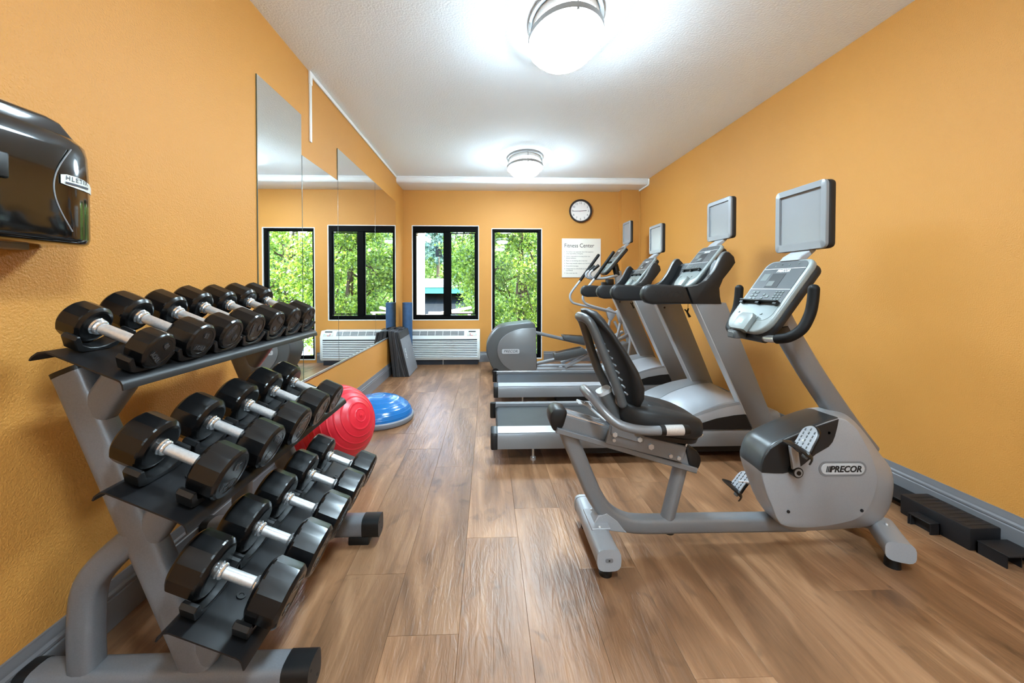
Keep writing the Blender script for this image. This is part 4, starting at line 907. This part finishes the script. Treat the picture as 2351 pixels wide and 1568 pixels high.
# ================================================================== wipe dispenser on the left wall
t = thing('wipe_dispenser', 'dark smoked plastic wipe dispenser mounted high on the left wall', 'dispenser', (XL, .97, 1.27))
def dpt(a, z, k=1.0, d=.19, off=0.0):
    c, s_ = math.cos(a), math.sin(a)
    return (XL + .002 + (d - .004) * abs(c) ** .42 * k + off, .975 + .205 * math.copysign(abs(s_) ** .55, s_) * k, z)
def dsec(z, k=1.0, d=.19): return [dpt(-PI / 2 + PI * i / 43, z, k, d) for i in range(44)]
q = B(); q.rings([dsec(1.262, .955), dsec(1.268, .985), dsec(1.28, 1.0), dsec(1.42, 1.0), dsec(1.505, .985), dsec(1.53, .965), dsec(1.546, .90)]); mk('smoked_cover', q, M['smoke'], t, 50)
q = B(); q.prism([(.80, 1.53), (.82, 1.575), (.90, 1.598), (.98, 1.604), (1.09, 1.606), (1.125, 1.600), (1.175, 1.555), (1.185, 1.53)], XL + .002, XL + .11, 'X', .012, 3); mk('top_hood', q, M['smoke2'], t, 40)
q = B(); q.box((XL + .001, .84, 1.54), (XL + .075, 1.06, 1.618), .010, 3); mk('back_plate', q, M['bracket'], t)
q = B(); q.box((XL + .001, .80, 1.248), (XL + .05, 1.10, 1.272), .004); mk('wall_bracket', q, M['bracket'], t)
fx = XL + .002 + .186
def ysurf(y):   # front surface depth at y
    s_ = min(.9999, max(0, (y - .975) / .205)) ** (1 / .55); return XL + .002 + .186 * math.sqrt(max(1e-6, 1 - s_ * s_)) ** .42
pts = []
for i in range(13):
    f = i / 12; y = 1.075 - .045 * math.sin(PI * f); pts.append((ysurf(y) + .0005, y, 1.295 + .215 * f))
q = B(); q.tube(sm(pts, 3), .0016, 6); mk('cover_seam', q, M['bezel'], t)
out = [(1.045, .012, -.010), (1.06, .016, -.012), (1.085, .016, -.014), (1.11, .014, -.015), (1.135, .009, -.016), (1.155, .002, -.016), (1.17, -.008, -.015)]
q = B(); q.grid([[(ysurf(y) + .003, y, 1.425 + zt) for y, zt, zb in out], [(ysurf(y) + .003, y, 1.425 + zb) for y, zt, zb in out]], thick=.001); dc = mk('brand_label', q, M['decal'], t, 60)
for ch, yy in zip('HLETIX', (1.062, 1.0755, 1.088, 1.0995, 1.1085, 1.118)):
    sl = (ysurf(yy + .004) - ysurf(yy - .004)) / .008
    mk('label_letter', text_b(ch, .017, frame_mat((ysurf(yy) + .0042, yy, 1.4315), (sl, 1, 0), (0, 0, 1)), .0002), M['decal_d'], dc, 0)
ys = [1.055, 1.08, 1.105, 1.125]
q = B(); q.grid([[(ysurf(y) + .0044, y, 1.4215) for y in ys], [(ysurf(y) + .0044, y, 1.4165) for y in ys]], thick=.0004); mk('label_stripe', q, M['decal_d'], dc, 0)
q = B(); q.box((fx - .004, .885, 1.395), (fx + .006, .935, 1.455), .008, 3); mk('lock_button', q, M['blackp'], t)

# ================================================================== outside the windows
def leaf_mat(name, c1, c2):
    m = bpy.data.materials.new(name); m.use_nodes = True; n = m.node_tree.nodes; l = m.node_tree.links; n.remove(n['Principled BSDF'])
    g = n.new('ShaderNodeNewGeometry'); cr = n.new('ShaderNodeMixRGB'); cr.inputs[1].default_value = c1; cr.inputs[2].default_value = c2
    l.new(g.outputs['Random Per Island'], cr.inputs[0])
    d = n.new('ShaderNodeBsdfDiffuse'); tr = n.new('ShaderNodeBsdfTranslucent'); gl = n.new('ShaderNodeBsdfGlossy'); gl.inputs['Roughness'].default_value = .4
    l.new(cr.outputs[0], d.inputs[0]); l.new(cr.outputs[0], tr.inputs[0])
    a = n.new('ShaderNodeMixShader'); a.inputs[0].default_value = .42; l.new(d.outputs[0], a.inputs[1]); l.new(tr.outputs[0], a.inputs[2])
    b2 = n.new('ShaderNodeMixShader'); b2.inputs[0].default_value = .06; l.new(a.outputs[0], b2.inputs[1]); l.new(gl.outputs[0], b2.inputs[2])
    l.new(b2.outputs[0], n['Material Output'].inputs[0]); return m
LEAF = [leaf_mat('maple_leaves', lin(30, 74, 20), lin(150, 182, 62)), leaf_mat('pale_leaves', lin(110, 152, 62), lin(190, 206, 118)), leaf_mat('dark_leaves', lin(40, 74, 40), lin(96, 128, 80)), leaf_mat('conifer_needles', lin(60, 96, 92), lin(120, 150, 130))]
BARK = mat('bark', lin(72, 60, 46), .9, noise=(12, .4)); CONC = mat('pale_concrete', lin(206, 202, 194), .8, noise=(2, .1)); TEAL = mat('teal_steel', lin(70, 160, 158), .5)
STUCCO = mat('pale_stucco', lin(226, 220, 212), .9, bump=(60, .2, .004)); BANK_SHADE = mat('shaded_ivy_bank', lin(20, 26, 28), .95, spec=.1, noise=(3, .5)); SOIL = mat('bank_soil', lin(92, 96, 60), .95, noise=(1.2, .4))  # bank and abutment colour carries the shade under the bridge
ROCK = mat('river_rock', lin(196, 194, 186), .8, noise=(5, .3)); HILL = mat('hillside_green', lin(96, 124, 74), .95, noise=(.6, .5))
WATER = mat('river_water', lin(120, 150, 166), .12, spec=.8, bump=(3.5, .6, .1))

def leaves(cl, size, n, spread, rng):
    """kite-shaped leaves round the clump centres cl"""
    cl = np.array(cl); idx = rng.integers(0, len(cl), n); c = cl[idx] + rng.normal(0, 1, (n, 3)) * np.array(spread)
    a = rng.normal(0, 1, (n, 3)); a[:, 2] -= .4; a /= np.linalg.norm(a, axis=1)[:, None]
    up = rng.normal(0, .8, (n, 3)) + np.array([0, 0, 1.0]); s = np.cross(a, up); s /= np.linalg.norm(s, axis=1)[:, None]
    L = size * rng.uniform(.6, 1.3, n)[:, None]
    fold = np.cross(a, s) * L * .10
    P = [(-.5, 0, 0), (-.12, .20, .6), (.02, .52, 1), (.16, .17, .5), (.58, 0, 0), (.16, -.17, .5), (.02, -.52, 1), (-.12, -.20, .6)]   # lobed outline
    V = np.stack([c + a * L * u + s * L * w + fold * f for u, w, f in P], 1).reshape(-1, 3)
    F = np.arange(8 * n).reshape(n, 8)
    F = np.concatenate([F[:, [0, 1, 2, 3]], F[:, [0, 3, 4, 5]], F[:, [0, 5, 6, 7]]])
    return V, F

def tree(name, label, x, y, zb, zt, crown, n, size, li, group, seed, nb=9, trunk=.11, clumps=60, spread=.16):
    rng = np.random.default_rng(seed); t = thing(name, label, 'tree', (x, y, zb), group)
    cx, cy, cz, rx, ry, rz = crown; cl = []
    while len(cl) < clumps:
        p = rng.uniform(-1, 1, 3); r = np.linalg.norm(p)
        if r < 1 and r > .25: cl.append((cx + p[0] * rx, cy + p[1] * ry, cz + p[2] * rz))
    V, F = leaves(cl, size, n, (spread, spread, spread * .7), rng)
    me = bpy.data.meshes.new('foliage'); me.from_pydata((V - np.array([x, y, zb])).tolist(), [], F.tolist()); me.materials.append(LEAF[li])
    o = bpy.data.objects.new('foliage', me); COL.objects.link(o); o.parent = t; o['kind'] = 'stuff'
    q = B(); h = zt - zb; tp = [(x, y, zb - .1), (x + (cx - x) * .3 + .05, y, zb + h * .35), (x + (cx - x) * .7 - .06, y + .05, zb + h * .7), (cx, cy, zt)]
    q.tube(sm(tp, 4), [trunk * (1 - .75 * i / 12) for i in range(13)], 8); mk('trunk', q, BARK, t)
    tp = sm(tp, 4)
    for k in range(nb):
        e = cl[int(rng.integers(0, len(cl)))]; s_ = tp[int(rng.integers(4, 12))]; e = Vector(e); m_ = (s_ + e) / 2 + Vector((rng.normal(0, .12), rng.normal(0, .1), -.12))
        q = B(); q.tube(sm([s_, m_, e], 4), [trunk * .38 * (1 - .1 * i) for i in range(9)], 6); mk('branch', q, BARK, t)
    return t
GT = 'leafy trees outside the windows'
tree('maple_tree', 'dense bright green maple filling the tall window', .95, 9.8, -2.6, 3.2, (.85, 9.4, 1.3, 1.5, 1.1, 2.6), 26000, .078, 0, GT, 11, 22, .085, 120, .15)
tree('maple_tree', 'leafy maple hanging over the right pane of the wide window', .1, 12.5, -2.6, 4.2, (-.62, 11.8, 2.55, .62, .9, 1.75), 11500, .082, 0, GT, 12, 12, .085, 60, .15)
tree('young_maple', 'low young maple at the foot of the wide window view', -.15, 10.6, -2.6, .9, (-.38, 10.6, .0, .42, .5, 1.0), 2800, .075, 0, GT, 13, 6, .04, 26, .13)
tree('maple_tree', 'bright maple with dark forking branches seen in the mirror', 3.0, 11.0, -2.6, 4.0, (2.7, 10.8, 1.6, 1.7, 1.1, 2.8), 14000, .085, 0, GT, 14, 26, .10, 80, .15)
tree('maple_tree', 'open maple with thin branches at the mirror edge', 5.0, 12.5, -2.6, 4.4, (4.9, 12.3, 2.3, 1.6, 1.3, 2.5), 7000, .09, 0, GT, 15, 26, .09, 55, .16)
tree('maple_tree', 'tall maple behind the dense one by the tall window', 1.6, 14.5, -2.6, 5.6, (1.4, 14.2, 2.2, 1.8, 1.2, 3.4), 11000, .115, 0, GT, 16, 14, .11, 70, .19)
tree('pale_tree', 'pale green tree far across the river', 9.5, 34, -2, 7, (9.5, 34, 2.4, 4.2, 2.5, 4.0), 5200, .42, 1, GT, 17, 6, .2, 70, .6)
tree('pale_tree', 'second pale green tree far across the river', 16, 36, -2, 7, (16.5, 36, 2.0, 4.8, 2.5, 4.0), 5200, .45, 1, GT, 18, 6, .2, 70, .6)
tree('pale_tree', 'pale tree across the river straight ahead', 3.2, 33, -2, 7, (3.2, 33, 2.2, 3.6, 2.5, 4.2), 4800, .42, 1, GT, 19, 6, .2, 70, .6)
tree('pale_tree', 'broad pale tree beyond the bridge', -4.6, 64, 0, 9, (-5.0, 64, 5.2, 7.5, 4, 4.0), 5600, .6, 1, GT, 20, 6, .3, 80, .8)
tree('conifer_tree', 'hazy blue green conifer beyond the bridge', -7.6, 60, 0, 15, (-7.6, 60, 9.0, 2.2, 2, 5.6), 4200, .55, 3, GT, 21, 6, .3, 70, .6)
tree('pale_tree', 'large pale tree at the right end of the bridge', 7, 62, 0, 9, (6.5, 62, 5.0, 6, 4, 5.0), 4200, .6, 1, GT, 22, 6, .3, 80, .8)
# ground, river, hillside
b = B(); b.grid([[(-30, 6.3, -2.7), (40, 6.3, -2.7)], [(-30, 17, -2.7), (40, 17, -2.7)], [(-30, 20, -3.3), (40, 20, -3.3)]], thick=.2); o = struct('ground', b, SOIL, 0)
b = B(); b.grid([[(-30, 19, -3.0), (40, 19, -3.0)], [(-30, 31, -3.0), (40, 31, -3.0)]], thick=.05); o = mk('river_water', b, WATER, None, 0); o['kind'] = 'stuff'; tag(o, 'shallow bright river water beyond the trees', 'water')
b = B(); b.grid([[(-60, 31, -3.2), (80, 31, -3.2)], [(-60, 36, -2.0), (80, 36, -2.0)], [(-60, 56, -.5), (80, 56, -.5)], [(-60, 75, 3.5), (80, 75, 3.5)], [(-60, 120, 13), (80, 120, 13)]], thick=.3); struct('hillside', b, HILL, 40)
rr = np.random.default_rng(5)
RP = []
for k in range(400):
    x, y = rr.uniform(3, 19), rr.uniform(20.5, 30.5); s_ = rr.uniform(.28, .75)
    if len(RP) >= 40 or any((x - a) ** 2 + (y - c) ** 2 < (s_ + d + .1) ** 2 for a, c, d in RP): continue
    RP.append((x, y, s_))
    q = B(); q.ball((x, y, -3.0), s_, 8, 6, (1, rr.uniform(.6, 1), rr.uniform(.35, .6)))
    for v in q.bm.verts: v.co += Vector(rr.normal(0, s_ * .07, 3).tolist())
    tag(mk('river_rock', q, ROCK, None, 30), 'pale rounded rock lying in the river', 'rock', 'rocks in the river')
# bridge
t = thing('road_bridge', 'road bridge with teal girder and pale concrete parapet beyond the wide window', 'bridge', (-8, 45, -3))
q = B(); q.box((-30, 44.6, .38), (16, 45.0, 1.08)); mk('girder', q, TEAL, t, 0)
q = B(); q.box((-30, 44.2, 1.06), (16, 52, 1.3)); mk('deck', q, CONC, t, 0)
q = B(); q.box((-30, 44.2, 1.3), (16, 44.5, 2.05), .05, 1); mk('parapet', q, CONC, t, 0)
q = B(); q.box((-30, 47.5, -3.2), (16, 48.2, 1.06)); mk('abutment', q, BANK_SHADE, t, 0)
b = B(); b.grid([[(-40, 35.5, -1.55), (1.5, 35.5, -1.55)], [(-40, 44.9, -.70), (1.5, 44.9, -.70)], [(-40, 47.4, .3), (1.5, 47.4, .3)]], thick=.1); struct('river_bank', b, BANK_SHADE, 0)  # dark sheet over the hillside, bridge shade put into its colour
t = thing('road_sign', 'small dark road sign on a post above the bridge', 'road sign', (-6.3, 51, 1.305))
q = B(); q.tube([(-6.3, 51, 1.305), (-6.3, 51, 6.2)], .05, 6); mk('post', q, BARK, t); q = B(); q.box((-6.75, 50.9, 5.0), (-5.9, 50.96, 6.3), .02); mk('sign_plate', q, BANK_SHADE, t)
# part of the building outside: pillar, eave, railing
b = B(); b.box((-1.62, 6.75, -3), (-1.142, 7.15, 2.75)); o = struct('exterior_pillar', b, STUCCO, 0)
for k in range(3):
    q = B(); q.box((-1.40, 6.742, 2.02 + k * .03), (-1.20, 6.752, 2.035 + k * .03)); mk('vent_slot', q, M['black_deep'], o, 0)
b = B(); b.box((-2.2, 6.16, 2.80), (3.2, 7.32, 2.95)); struct('roof_eave', b, STUCCO, 0)
t = thing('balcony_rail', 'pale outdoor handrail crossing below the wide window', 'railing', (-.9, 7.6, -2.7))
q = B(); q.box((-1.142, 7.57, .635), (-.30, 7.63, .665)); mk('top_rail', q, STUCCO, t, 0); q = B(); q.tube([(-1.15, 7.35, .60), (-.35, 8.1, .72)], .03, 8); mk('slanted_rail', q, STUCCO, t)
for xx in (-1.05, -.36): q = B(); q.tube([(xx, 7.6, -2.7), (xx, 7.6, .64)], .03, 8); mk('rail_post', q, STUCCO, t)
